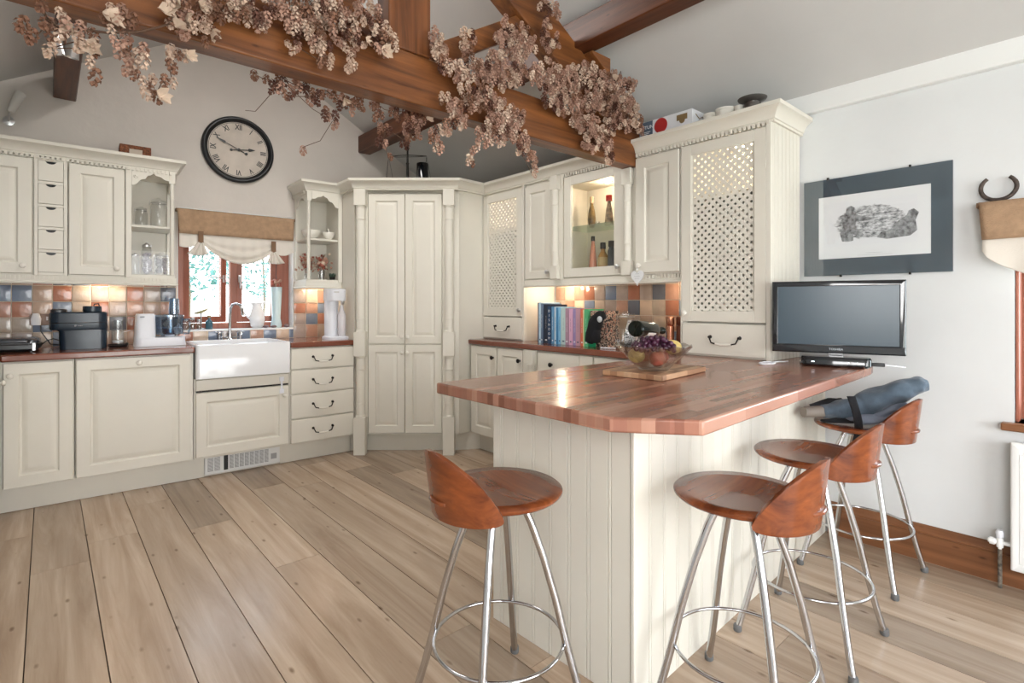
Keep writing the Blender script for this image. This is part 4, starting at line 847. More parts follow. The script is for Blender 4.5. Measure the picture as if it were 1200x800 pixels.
b = MB(); b.lathe([(.034,WZ+.013),(.036,WZ+.02),(.036,1.035),(.034,1.035),(.034,WZ+.022),(0,WZ+.022)], (-1.527,.29,0), 24); b.lathe([(.026,1.038),(.028,1.042),(.028,1.10),(.026,1.10),(.026,1.045)], (-1.527,.29,0), 24, caps=False); t.part('container', b, M['jar'])
b = MB(); b.lathe([(.030,WZ+.03),(.030,WZ+.045),(0,WZ+.045)], (-1.527,.29,0), 12); b.tube([(-1.50,.28,1.02),(-1.46,.27,1.03)], .002, 6); t.part('fittings', b, M['plastic'])
t = T('food_processor', 'white food processor with a clear blue-grey bowl and feed chute beside the sink', 'food processor', 'A', (-1.28, .3, WZ))
b = MB(); loft(b, [(rrect(-1.442,-1.140,.20,.39,.04),WZ),(rrect(-1.438,-1.144,.205,.385,.04),.955),(rrect(-1.438,-1.144,.205,.385,.04),.978)]); loft(b, [(rrect(-1.436,-1.318,.21,.38,.03),.978),(rrect(-1.430,-1.322,.215,.375,.03),1.13),(rrect(-1.424,-1.328,.22,.37,.025),1.142)]); b.lathe([(.03,.978),(.03,.995),(.012,1.0)], (-1.232,.295,0), 20); t.part('motor_base', b, M['plastic'], smooth=40)
b = MB(); b.lathe([(.02,.99),(.078,.996),(.083,1.005),(.085,1.118),(.082,1.118),(.080,1.01),(.02,1.0)], (-1.232,.295,0), 32); t.part('bowl', b, thin_glass('blue_grey_plastic', (.42,.56,.68), .16, .08))
b = MB(); b.lathe([(.087,1.118),(.087,1.132),(.04,1.140),(0,1.140)], (-1.232,.295,0), 32); b.lathe([(.033,1.14),(.030,1.245),(.033,1.248),(.027,1.248),(.027,1.14)], (-1.208,.275,0), 22, caps=False); t.part('lid', b, thin_glass('lid_plastic', (.55,.70,.82), .2, .1))
b = MB(); b.tube([(-1.150,.27,1.10),(-1.118,.26,1.10),(-1.112,.258,1.05),(-1.122,.26,1.0),(-1.150,.27,1.0)], .008, 8); t.part('bowl_handle', b, thin_glass('handle_plastic', (.6,.72,.82), .2, .1))
b = MB(); b.lathe([(.02,1.0),(.016,1.10),(0,1.105)], (-1.232,.295,0), 14)
for s in (0, PI): b.m = Matrix.Translation((-1.232,.295,1.04)) @ Matrix.Rotation(s, 4, 'Z'); b.box(.015,.07,-.012,.012,0,.003)
b.m = None; t.part('blade', b, M['steel'])
b = MB(); b.box(-1.41,-1.385,.2085,.211,1.118,1.126); b.text('~~~~', -1.37, .2045, .945, .012, ext=.0003); t.part('badge', b, plain('grey_print', (.25,.27,.30), .5), smooth=0)
t = T('plug_socket', 'double wall socket with a white plug adapter on the tiles at the far left', 'socket', 'A', (-1.93, .58, 1.06))
b = MB(); b.box(-1.985,-1.875,.572,.585,1.068,1.142); t.part('face_plate', b, plain('bronze_plate', (.20,.13,.10), .4, metal=.3), bev=.002)
b = MB(); loft(b, [(rrect(-1.975,-1.928,.525,.571,.012),1.07),(rrect(-1.978,-1.925,.525,.571,.012),1.11),(rrect(-1.968,-1.935,.535,.571,.01),1.148)]); t.part('plug', b, M['plastic'], label='white plug adapter')
b = MB(); b.box(-1.902,-1.892,.569,.572,1.10,1.125); t.part('switch', b, M['plastic'])
# ---------------- window sill ----------------
SZ0 = HZ0+.009
t = T('jug', 'round white ceramic jug with loop handle on the window sill behind the tap', 'jug', 'A', (-.59, .655, SZ0))
b = MB(); b.lathe([(0,SZ0),(.036,SZ0),(.050,SZ0+.02),(.0595,SZ0+.07),(.057,SZ0+.11),(.042,SZ0+.16),(.036,SZ0+.19),(.042,SZ0+.212),(.039,SZ0+.212),(.033,SZ0+.19),(.05,SZ0+.10),(0,SZ0+.02)], (-.575,.656,0), 32); b.tube([(-.535,.650,SZ0+.205),(-.52,.645,SZ0+.214),(-.508,.64,SZ0+.216)], [.014,.010,.004], 8); t.part('body', b, M['white'], smooth=70)
b = MB(); b.tube([(-.612,.65,SZ0+.195),(-.64,.645,SZ0+.215),(-.670,.64,SZ0+.205),(-.685,.64,SZ0+.165),(-.672,.64,SZ0+.115),(-.634,.65,SZ0+.075)], .0065, 10); t.part('handle', b, M['white'])
t = T('flower_vase', 'tall narrow pale blue vase with dried pink flowers on the right of the window sill', 'vase', 'A', (-.43, .655, SZ0))
b = MB(); b.lathe([(0,SZ0),(.040,SZ0),(.046,SZ0+.02),(.034,SZ0+.08),(.040,SZ0+.20),(.044,SZ0+.30),(.046,SZ0+.345),(.042,SZ0+.345),(.036,SZ0+.20),(0,SZ0+.1)], (-.425,.652,0), 28); t.part('vase', b, plain('pale_blue_glaze', (.52,.66,.70), .25, coat=.3), smooth=70)
b = MB(); r_ = random.Random(2)
for k in range(26): b.mat = k % 2; b.ball((-.425+r_.uniform(-.035,.035), .652+r_.uniform(-.03,.03), SZ0+.355+r_.uniform(0,.05)), .014, 6, 4)
t.part('dried_flowers', b, [M['hop'][0], plain('faded_red', (.35,.10,.07), .8)], smooth=0)
t = T('leaf_dish', 'yellow-green leaf shaped dish propped over the spice jars on the sill', 'dish', 'A', (-.99, .655, 1.12))
b = MB(); b.grid(lambda u, v: (-1.048+.125*u, .655+(v-.5)*.07*math.sin(PI*min(max(u,.03),.97)), 1.135+.045*u-.022*math.sin(PI*u)*math.sin(PI*v)), 16, 8); t.part('bowl', b, plain('olive_glaze', (.42,.38,.20), .35, var=.3, vs=20), solid=.004, smooth=60)
b = MB(); b.tube([(-.985,.66,1.022),(-.985,.66,1.14)], .006, 8); b.lathe([(.03,SZ0),(.03,SZ0+.006),(.008,SZ0+.012)], (-.985,.66,0), 14); t.part('stand', b, M['steel'])
for k, (u, v, h, lb) in enumerate(((-1.085,.65,.085,'leftmost small spice jar of three on the window sill, beside the food processor chute'),(-1.045,.64,.095,'middle small spice jar of three on the window sill'),(-1.005,.62,.08,'rightmost small spice jar of three on the window sill, under the leaf dish'))):
    t = T('spice_jar', lb, 'jar', 'A', (u, v, SZ0), 'spice jars on the sink window sill')
    b = MB(); b.lathe([(0,SZ0),(.017,SZ0),(.018,SZ0+.004),(.018,SZ0+h*.7),(.013,SZ0+h*.8),(.011,SZ0+h*.8),(.016,SZ0+h*.68),(.016,SZ0+.006),(0,SZ0+.006)], (u,v,0), 16); t.part('glass', b, M['jar'])
    b = MB(); b.lathe([(.014,SZ0+h*.8),(.015,SZ0+h*.82),(.015,SZ0+h),(0,SZ0+h)], (u,v,0), 14); t.part('cap', b, M['steel'])
    b = MB(); b.lathe([(0,SZ0+.007),(.0155,SZ0+.007),(.0155,SZ0+h*.5),(0,SZ0+h*.52)], (u,v,0), 12); t.part('spice', b, plain('spice_brown', (.22,.12,.07), .9))
t = T('bottle', 'small squat dark blue-green bottle on the window sill left of the jug', 'bottle', 'A', (-.93, .65, SZ0))
b = MB(); b.lathe([(0,SZ0),(.024,SZ0),(.026,SZ0+.005),(.026,SZ0+.06),(.012,SZ0+.075),(.011,SZ0+.09),(0,SZ0+.09)], (-.93,.65,0), 18); t.part('body', b, plain('teal_glass', (.05,.12,.16), .15, coat=.3))
b = MB(); b.lathe([(.012,SZ0+.09),(.014,SZ0+.092),(.014,SZ0+.11),(0,SZ0+.112)], (-.93,.65,0), 14); t.part('stopper', b, plain('cork', (.40,.28,.18), .9))
for i, (u, v, lb) in enumerate(((-.515,.625,'leftmost dark pebble on the window sill, in front of the vase'),(-.455,.612,'flat middle pebble on the window sill below the vase'),(-.345,.63,'largest rounded pebble at the right corner of the window sill'))):
    b = MB(); b.ball((0,0,.011+.004*(i==2)), .02, 12, 8, sc=(1.25,.75,.55+.2*(i==2)))
    one('pebble', lb, 'pebble', b, plain('mauve_stone', (.18,.13,.14), .6, var=.3, vs=40), 'A', (u, v, SZ0), group='pebbles on the sink window sill', local=True, smooth=60)
# soda maker
t = T('soda_maker', 'white soda maker machine on the short worktop right of the sink', 'soda maker', 'A', (-.09, .16, WZ))
b = MB(); loft(b, [(rrect(-.178,-.012,.05,.27,.04),WZ),(rrect(-.178,-.012,.05,.27,.04),WZ+.018),(rrect(-.17,-.02,.06,.26,.04),WZ+.026)]); loft(b, [(rrect(-.165,-.062,.14,.26,.045),WZ+.02),(rrect(-.165,-.062,.14,.26,.045),1.335)]); loft(b, [(rrect(-.168,-.030,.07,.262,.045),1.235),(rrect(-.170,-.028,.068,.264,.045),1.25),(rrect(-.170,-.028,.068,.264,.045),1.325),(rrect(-.16,-.04,.08,.25,.04),1.334)]); t.part('body', b, M['plastic'], smooth=40)
b = MB(); b.lathe([(.016,1.236),(.014,1.215),(.008,1.205)][::-1], (-.055,.11,0), 14); b.box(-.14,-.10,.062,.070,1.30,1.312); t.part('nozzle', b, M['steel'])
b = MB(); b.lathe([(0,WZ+.027),(.030,WZ+.027),(.032,WZ+.04),(.032,1.12),(.014,1.17),(.014,1.20),(0,1.20)], (-.062,.105,0), 20); t.part('bottle', b, plain('white_bottle', (.62,.60,.62), .2, coat=.3))
# ---------------- open shelf contents ----------------
def jar(label, f, u, v, z, r, h, lid='clip', fill=None, group='glass jars in the open shelf cabinet'):
    t = T('storage_jar', label, 'jar', f, (u, v, z), group)
    b = MB(); b.lathe([(0,z+.0005),(r*.95,z+.0005),(r,z+.006),(r,z+h*.72),(r*.82,z+h*.8),(r*.80,z+h*.86),(r*.76,z+h*.86)], (u,v,0), 24, caps=False); t.part('glass', b, M['jar'])
    b = MB(); b.lathe([(0,z+h*.865),(r*.84,z+h*.865),(r*.86,z+h*.88),(r*.84,z+h*.93),(r*.3,z+h*.96),(r*.25,z+h),(0,z+h)], (u,v,0), 24); t.part('lid', b, M['jar'] if lid == 'clip' else M['steel'])
    if lid == 'clip': b = MB(); b.tube([(u+r*.88*math.cos(q*PI/8),v+r*.88*math.sin(q*PI/8),z+h*.84) for q in range(17)], .0018, 5); b.tube([(u-r*.9,v,z+h*.84),(u-r*1.08,v,z+h*.75),(u-r*1.02,v,z+h*.9)], .002, 5); t.part('clip', b, M['steel'])
    if fill: b = MB(); rr_ = random.Random(int(u*1000)); [b.ball((u+rr_.uniform(-1,1)*r*.6, v+rr_.uniform(-1,1)*r*.6, z+.02+rr_.uniform(0,h*.6)), .011, 6, 4) for _ in range(60)]; t.part('contents', b, fill, smooth=0)
jar('large clip-top glass jar on the upper shelf of the open cabinet left of the window', 'A', -1.285, .43, 1.754, .052, .215)
jar('smaller glass jar left of the large one on the upper shelf of the open cabinet', 'A', -1.385, .47, 1.754, .038, .15)
jar('slim metal-topped jar at the left of the lower shelf in the open cabinet', 'A', -1.425, .41, 1.413, .024, .155, 'metal')
jar('tall glass bottle-jar in the middle of the lower shelf in the open cabinet', 'A', -1.355, .44, 1.413, .033, .235, 'metal', plain('dried_lavender', (.38,.36,.42), .9))
jar('glass jar of grey pebbles at the right of the lower shelf in the open cabinet', 'A', -1.268, .43, 1.413, .045, .17, 'clip', plain('grey_pebble', (.30,.29,.31), .7))
for u, v, r, h, lb in ((-.208,.42,.077,.078,'large white bowl on the upper shelf right of the window'),(-.080,.36,.050,.064,'small white footed bowl beside the large bowl on the upper shelf right of the window')):
    z = 1.754; t = T('bowl', lb, 'bowl', 'A', (u, v, z), 'white bowls on the open shelf')
    b = MB(); b.lathe([(0,z),(r*.42,z),(r*.45,z+.008),(r*.8,z+h*.4),(r*.98,z+h*.8),(r,z+h),(r*.95,z+h),(r*.75,z+h*.45),(0,z+.012)], (u,v,0), 28); t.part('body', b, M['porc'], smooth=60)
    if r < .06: b = MB(); b.tube([(u,v,z+.02),(u+.006,v,z+.07),(u-.006,v,z+.10)], [.006,.004,.007], 8); t.part('pestle', b, M['porc'])
for u, v, lb in ((-.235,.42,'bunch of dried pink flowers at the left of the shelf right of the window'),(-.115,.43,'bunch of dried pink flowers at the right of the shelf right of the window')):
    t = T('dried_flowers', lb, 'flowers', 'A', (u, v, 1.413), 'dried flowers on the open shelf')
    b = MB(); r_ = random.Random(int(-u*900))
    for k in range(190):
        b.mat = k % 3; p = (u+r_.gauss(0,.024), v+r_.gauss(0,.022), 1.56+r_.gauss(0,.030))
        d = [Vector((r_.gauss(0,1),r_.gauss(0,1),r_.gauss(0,1))).normalized()*.020 for _ in range(2)]; p = Vector(p); b.add([p,p+d[0],p+d[0]+d[1],p+d[1]], [(0,1,2,3)])
    for q in range(5): b.mat = (1,0,1,2,1)[q]; b.ball((u+r_.uniform(-.03,.03), v-.02+r_.uniform(-.02,.02), 1.56+r_.uniform(-.03,.04)), .022, 10, 7)
    t.part('petals', b, [plain('faded_red', (.35,.10,.07), .8), M['hop'][0], M['leaf']], smooth=0)
    b = MB(); [b.tube([(u+.008*k,v,1.43),(u+.012*k,v,1.55)], .0015, 5) for k in (-2,-1,0,1,2)]; t.part('stems', b, M['stem'])
    b = MB(); b.lathe([(0,1.4135),(.026,1.4135),(.030,1.50),(.028,1.50),(.024,1.42),(0,1.42)], (u,v,0), 18); t.part('tumbler', b, M['jar'])
t = T('succulent', 'small dark green succulent at the right end of the lower shelf right of the window', 'plant', 'A', (-.045, .36, 1.413))
b = MB()
for k in range(16): a = k*2.4; r0 = .010+.0010*k; b.tube([(-.048,.36,1.43),(-.048+r0*math.cos(a),.36+r0*math.sin(a),1.45),(-.048+1.3*r0*math.cos(a),.36+1.3*r0*math.sin(a),1.475)], [.006,.007,.001], 6)
t.part('leaves', b, plain('dark_green_leaf', (.035,.07,.05), .6)); b = MB(); b.lathe([(0,1.4135),(.02,1.4135),(.024,1.44),(0,1.438)], (-.048,.36,0), 16); t.part('pot', b, M['iron'])
# ---------------- on top of the tall cupboard ----------------
t = T('balance_scales', 'black balance scales standing on the tall corner cupboard', 'scales', 'P', (-.908, 4.60, 2.131))
cx_, cy_ = -.908, 4.60
b = MB(); b.lathe([(.07,2.131),(.07,2.142),(.02,2.155),(.012,2.17),(.011,2.42),(.015,2.43),(.009,2.44),(.008,2.54),(.013,2.555),(.009,2.57),(.003,2.61),(0,2.61)], (cx_,cy_,0), 16); t.part('pillar', b, M['iron'])
b = MB(); b.tube([(cx_-.165,cy_,2.488),(cx_-.08,cy_,2.500),(cx_,cy_,2.503),(cx_+.08,cy_,2.500),(cx_+.165,cy_,2.494)], .0035, 6); b.tube([(cx_-.165,cy_,2.488),(cx_-.08,cy_,2.486),(cx_,cy_,2.487),(cx_+.08,cy_,2.488),(cx_+.165,cy_,2.494)], .0025, 6); t.part('beam', b, M['iron'])
for s in (-1, 1):
    x = cx_+s*.165; b = MB()
    for k in range(3): a = 2*PI*k/3+.4; b.tube([(x,cy_,2.49),(x+.06*math.cos(a),cy_+.06*math.sin(a),2.19)], .0014, 5)
    b.lathe([(.062,2.192),(.064,2.195),(.05,2.178),(0,2.17),(0,2.167),(.05,2.174)], (x,cy_,0), 20); t.part('pan', b, M['iron'])
b = MB(); b.lathe([(0,2.131),(.052,2.131),(.054,2.14),(.054,2.455),(.050,2.462),(0,2.462)], (-.799,4.72,0), 24); one('tall_canister', 'tall black canister beside the balance scales on the corner cupboard', 'canister', b, M['gloss'], 'P', (-.799, 4.72, 2.131))
# box, pots and dish over the lattice dresser
t = T('tray', 'flat woven brown tray under the wine glass box on the wall cabinets', 'tray', 'B', (-1.79, 2.9, 2.131))
b = MB(); b.box(-1.955,-1.60,2.80,3.0,2.131,2.235); t.part('body', b, plain('wicker', (.22,.13,.085), .8, bump=.8, bs=90, var=.4, vs=50), bev=.006)
t = T('glass_set_box', 'white and red boxed glasses lying on top of the wall cabinets beside the beam', 'box', 'B', (-1.79, 2.9, 2.237))
b = MB(); b.box(-1.968,-1.600,2.785,2.97,2.237,2.335); t.part('carton', b, plain('white_card', (.74,.75,.78), .45), bev=.002)
b = MB(); b.box(-1.966,-1.865,2.7835,2.786,2.239,2.333); b.box(-1.966,-1.60,2.786,2.968,2.2355,2.238); t.part('grey_panel', b, plain('slate_print', (.10,.13,.18), .4), smooth=0)
b = MB(); b.text('VTUN', -1.90, 2.7832, 2.297, .030, ext=.0004); b.text('I', -1.952, 2.7832, 2.297, .030, ext=.0004)
for k in range(3): b.box(-1.958,-1.90+k*.01,2.7826,2.7834,2.250+k*.009,2.253+k*.009)
t.part('lettering', b, M['paper'], smooth=0)
b = MB(); b.lathe([(0,.0),(.045,.0),(.045,.0015),(0,.0015)], (-1.808,2.785,2.288), 30, ax='y'); b.box(-1.85,-1.77,2.7832,2.786,2.237,2.250); t.part('red_print', b, plain('red_print', (.42,.03,.03), .4), smooth=0)
b = MB(); b.box(-1.70,-1.632,2.7832,2.786,2.285,2.318); b.lathe([(0,.0),(.018,.0),(.018,.0015),(0,.0015)], (-1.665,2.785,2.283), 14, ax='y'); b.tube([(-1.599,2.82,2.31),(-1.5985,2.86,2.29),(-1.5985,2.90,2.31),(-1.5985,2.94,2.28)], .003, 5); t.part('gold_print', b, plain('gold_print', (.22,.15,.07), .5), smooth=0)
for x, r, h, lb in ((-1.528,.040,.165,'leftmost white ramekin pot peeping over the cornice beside the glass set box'),(-1.44,.052,.17,'larger white pot peeping over the cornice, between ramekin and dark dish'),(-1.362,.026,.165,'smallest white pot peeping over the cornice next to the dark dish')):
    b = MB(); b.lathe([(0,0),(r*.9,0),(r,.006),(r,h-.012),(r*1.06,h-.01),(r*1.06,h),(r*.96,h),(r*.94,.01),(0,.01)], (0,0,0), 28)
    one('ramekin', lb, 'pot', b, M['porc'], 'B', (x, 2.86, 2.131), group='white pots on the lattice dresser', local=True, smooth=50)
b = MB(); b.lathe([(0,.0),(.045,0),(.045,.15),(.035,.155),(.035,.162),(.07,.175),(.074,.182),(.06,.184),(.0,.178)], (0,0,0), 28)
one('pewter_dish', 'dark pewter footed dish near the right end of the lattice dresser top', 'dish', b, plain('pewter', (.13,.12,.11), .45, metal=.6), 'B', (-1.285, 2.85, 2.131), local=True, smooth=50)
b = MB(); b.box(0,.065,0,.12,0,.102); one('white_box', 'white box lying at the right end on top of the lattice dresser', 'box', b, M['band'], 'B', (-1.205, 2.83, 2.131), local=True, bev=.01)
# ---------------- bottles in the lit cabinet ----------------
def bottle(label, x, y, z, prof, body, cap, capz, extra=None):
    t = T('bottle', label, 'bottle', 'B', (x, y, z), 'bottles in the lit glass-door cabinet')
    b = MB(); b.lathe([(r, z+q) for r, q in prof], (x,y,0), 20); t.part('glass', b, body, smooth=50)
    b = MB(); b.lathe([(capz[0],z+capz[1]),(capz[0]*1.05,z+capz[1]+.004),(capz[0],z+capz[2]),(0,z+capz[2])], (x,y,0), 16); t.part('stopper', b, cap)
    if extra: b = MB(); b.lathe([(extra[0],z+extra[1]),(extra[0],z+extra[2])], (x,y,0), 20); t.part('label', b, extra[3])
bz = UB+.061; sz = 1.7585
bottle('pink oil bottle with tapering neck on the cabinet floor, left of the other two', -2.475, 2.95, bz, [(0,0),(.030,0),(.032,.006),(.022,.12),(.012,.20),(.012,.215),(0,.215)], plain('pink_oil', (.55,.22,.14), .15, coat=.4), M['iron'], (.014,.21,.245), (.0265,.05,.055,M['paper']))
bottle('amber oil bottle with black top on the cabinet floor, between pink and dark bottle', -2.40, 2.97, bz, [(0,0),(.033,0),(.035,.008),(.034,.10),(.015,.135),(.014,.15),(0,.15)], plain('amber_oil', (.32,.16,.03), .12, coat=.4), M['iron'], (.019,.15,.195), (.0352,.03,.09,plain('amber_label', (.45,.33,.15), .5)))
bottle('dark bottle with black cap on the cabinet floor, nearest the door knob', -2.325, 2.97, bz, [(0,0),(.026,0),(.027,.006),(.027,.13),(.018,.15),(.018,.16),(0,.16)], plain('dark_oil', (.03,.04,.05), .12, coat=.4), M['iron'], (.022,.16,.20))
bottle('slim bottle of dark herbs and yellow oil on the glass shelf', -2.495, 2.96, sz, [(0,0),(.015,0),(.024,.02),(.030,.06),(.024,.12),(.012,.165),(.012,.19),(0,.19)], plain('herb_oil', (.14,.09,.03), .12, coat=.4, var=.8, vs=22), plain('cork', (.4,.28,.18), .9), (.014,.18,.225))
bottle('square bottle with a red cap on the glass shelf', -2.33, 2.95, sz, [(0,0),(.030,0),(.031,.004),(.022,.11),(.013,.155),(.013,.17),(0,.17)], plain('speckled_oil', (.26,.20,.14), .15, coat=.4, var=.6, vs=40), plain('red_cap', (.45,.02,.02), .4), (.022,.17,.21))
t = T('shot_glass', 'tiny clear glass on the shelf between herb bottle and red-capped bottle', 'glass', 'B', (-2.415, 2.93, sz)); b = MB(); b.lathe([(0,sz),(.014,sz),(.017,sz+.035),(.015,sz+.035),(.012,sz+.006),(0,sz+.006)], (-2.415,2.93,0), 16); t.part('body', b, M['jar'])
# ---------------- cookbooks ----------------
BK = [('thin navy',.013,.298,(.02,.04,.10)),('pale blue',.024,.300,(.50,.68,.80)),('slate blue',.022,.292,(.12,.18,.27)),('black-blue',.050,.285,(.012,.02,.04)),
 ('navy lettered',.034,.272,(.015,.05,.12)),('mid blue',.024,.268,(.12,.30,.50)),('white and blue',.025,.268,(.62,.75,.82)),('strong blue',.018,.264,(.06,.25,.48)),('sky blue',.025,.266,(.22,.50,.72)),
 ('pale mint',.050,.262,(.50,.66,.64)),('dusty mauve',.030,.258,(.42,.26,.34)),('light pink',.035,.256,(.72,.42,.58)),('lilac',.028,.256,(.34,.26,.50)),('rose',.040,.254,(.55,.32,.38)),('orange-red',.028,.256,(.72,.18,.09)),('pale yellow',.011,.250,(.75,.68,.38)),('bright green',.034,.254,(.10,.48,.22))]
x = -2.838; rb = random.Random(9); prev = 'the lit side of the lattice dresser'
for i, (nm, w, h, colr) in enumerate(BK):
    nxt = BK[i+1][0]+' one' if i < len(BK)-1 else 'green box'
    t = T('cookbook', '%s spined cookbook, just left of the %s in the row' % (nm, nxt), 'book', 'B', (x+w/2, 2.82, WZ), 'cookbooks on the worktop in the lit niche')
    y0 = 2.742+rb.uniform(0,.012); cv = plain('book_'+nm.replace(' ', '_').replace('-', '_'), colr, .35); dp = .20 if h > .28 else .17; z = WZ
    b = MB(); b.box(x+.0006, x+w-.0006, y0, y0+.003, z, z+h); b.box(x+.0006, x+.003, y0+.003, y0+dp, z, z+h); b.box(x+w-.003, x+w-.0006, y0+.003, y0+dp, z, z+h); t.part('cover', b, cv, bev=.0008)
    b = MB(); b.box(x+.003, x+w-.003, y0+.003, y0+dp-.004, z+.004, z+h-.004); t.part('pages', b, M['paper'], smooth=0)
    b = MB(); lum = sum(colr)/3
    if nm == 'navy lettered':
        for k, ch in enumerate('DISHOOM'): b.text(ch, x+w/2, y0-.0004, z+h-.035-k*.033, .025, ext=.0003)
    elif w > .02:
        b.text('~~ ~~~~ ~~~' if i % 2 else '~~~~ ~~ ~~~~', x+w/2, y0-.0004, z+h*.55, .016, -PI/2, ext=.0003); b.box(x+w*.3, x+w*.7, y0-.0006, y0, z+.02, z+.03)
    if b.v: t.part('lettering', b, M['paper'] if lum < .4 else plain('spine_ink', (.10,.12,.18), .6), smooth=0)
    x += w
t = T('patterned_tin', 'black, cream and red patterned tin with green base at the end of the cookbooks', 'tin', 'B', (-2.27, 2.86, WZ))
def pat():
    m = mat('swirl_print', (.6,.5,.4), .45); N, K, bb = nodes(m); tc = N.new('ShaderNodeTexCoord'); n = N.new('ShaderNodeTexNoise'); n.inputs['Scale'].default_value = 32; n.inputs['Distortion'].default_value = 2.5
    r = N.new('ShaderNodeValToRGB'); r.color_ramp.interpolation = 'CONSTANT'; e = r.color_ramp.elements; e[0].color = (.02,.012,.01,1); e[1].position = .5; e[1].color = (.55,.42,.32,1); q = e.new(.6); q.color = (.28,.05,.03,1); K.new(tc.outputs['Object'], n.inputs['Vector']); K.new(n.outputs[0], r.inputs[0]); K.new(r.outputs[0], bb.inputs['Base Color']); return m
x = -2.29; pm = pat()
b = MB(); b.box(-2.338, -2.195, 2.757, 2.89, WZ, 1.165); t.part('body', b, pm, bev=.003); b = MB(); b.box(-2.338, -2.285, 2.742, 2.756, WZ, 1.0); t.part('green_box', b, plain('bright_green', (.0,.26,.10), .5), bev=.002)
t = T('black_cloth', 'black cloth bundle with a pale oval clip beside the cookbooks in the niche', 'cloth', 'B', (-2.24, 2.88, WZ))
b = MB(); lumpy(b, [(-2.290,2.69,.953),(-2.265,2.69,1.01),(-2.235,2.69,1.085),(-2.20,2.69,1.130),(-2.165,2.69,1.140)], [.030,.044,.048,.038,.024], 21, .10, flat=1); lumpy(b, [(-2.24,2.69,.953),(-2.235,2.69,1.05)], [.032,.04], 22, .15, flat=1); t.part('body', b, M['felt'], sub=1, smooth=180)
b = MB(); b.lathe([(0,.0),(.018,.0),(.020,.004),(.012,.010),(0,.011)], (-2.170,2.655,1.112), 20, ax='y'); t.part('clip', b, plain('pale_grey_plastic', (.5,.52,.55), .4), label='pale oval clip')
t = T('paper_packet', 'black and white printed packet behind the black cloth and jar in the niche', 'packet', 'B', (-2.145, 2.97, WZ))
m2 = mat('scribble_print', (.7,.7,.7), .5); N, K, bb = nodes(m2); tc = N.new('ShaderNodeTexCoord'); n = N.new('ShaderNodeTexNoise'); n.inputs['Scale'].default_value = 40; n.inputs['Distortion'].default_value = 3
r = N.new('ShaderNodeValToRGB'); r.color_ramp.interpolation = 'CONSTANT'; e = r.color_ramp.elements; e[0].color = (.03,.03,.035,1); e[1].position = .47; e[1].color = (.62,.63,.66,1); K.new(tc.outputs['Object'], n.inputs['Vector']); K.new(n.outputs[0], r.inputs[0]); K.new(r.outputs[0], bb.inputs['Base Color'])
b = MB(); loft(b, [(rrect(-2.19,-2.10,2.92,3.02,.02),WZ),(rrect(-2.19,-2.10,2.92,3.02,.02),1.0),(rrect(-2.18,-2.11,2.95,3.0,.02),1.10)]); t.part('packet', b, m2, smooth=30)
b = MB(); b.tube([(-2.19+.008*k, 2.685+.006*math.sin(k*1.7)+.004*k, WZ+.006) for k in range(12)], .0045, 6); t.part('cord', b, M['plastic'])
jar('large clip-top glass jar with frosted lettering between the black cloth and copper mills', 'B', -2.092, 2.82, WZ, .066, .245, 'clip', None, 'kitchen jars in the niche')
t = T('jar_lettering', '', '', 'B', (0,0,0)); bpy.data.objects.remove(t.e)
jb = [o for o in bpy.data.objects if o.name.startswith('storage_jar')][-1]
b = MB(); b.text('HAY', 0, -.068, .05, .032, ext=.0004); lt = mesh_obj('lettering', b, [plain('frost_print', (.55,.56,.58), .6)], smooth=0); lt.parent = jb
for x, y, lb, k in ((-1.815,2.90,'left copper pepper mill in the niche behind the fruit bowl','copper'),(-1.765,2.93,'right dark copper mill in the niche behind the fruit bowl, next to the lattice dresser','copper2')):
    m = M['copper'] if k == 'copper' else plain('dark_copper', (.22,.09,.06), .3, metal=.9); z = WZ
    t = T('pepper_mill', lb, 'pepper mill', 'B', (x, y, z), 'copper mills in the niche')
    b = MB(); b.lathe([(0,z),(.021,z),(.023,z+.006),(.023,z+.15),(.017,z+.156),(0,z+.156)], (x,y,0), 20); t.part('body', b, m); b = MB(); b.lathe([(.019,z+.157),(.024,z+.165),(.024,z+.205),(.019,z+.212),(0,z+.212)], (x,y,0), 20); t.part('head', b, m)
# heart ornament hung from the cupboard knob
t = T('heart_ornament', 'small white heart ornament hanging from the cupboard knob right of the beam', 'ornament', 'B', (-1.925, 2.705, 1.36))
P = []
for k in range(40):
    a = 2*PI*k/40; P.append((-1.925+.0028*16*math.sin(a)**3, 1.375+.0028*(13*math.cos(a)-5*math.cos(2*a)-2*math.cos(3*a)-math.cos(4*a))*1.15))
b = MB(); b.plate(P, 2.708, 2.716); t.part('heart', b, plain('white_wood', (.72,.73,.74), .6), bev=.002, smooth=30)
b = MB(); [b.text('~~~~~'[:5-abs(k)], -1.925, 2.7075, 1.38+k*.014, .014, ext=.0003) for k in (-1,0,1)]; t.part('lettering', b, plain('grey_print', (.25,.27,.3), .5), smooth=0)
b = MB(); b.tube([(-1.925,2.712,1.415),(-1.932,2.712,1.44),(-1.925,2.715,1.462),(-1.918,2.712,1.44),(-1.925,2.712,1.415)], .0012, 5); t.part('string', b, M['paper'])
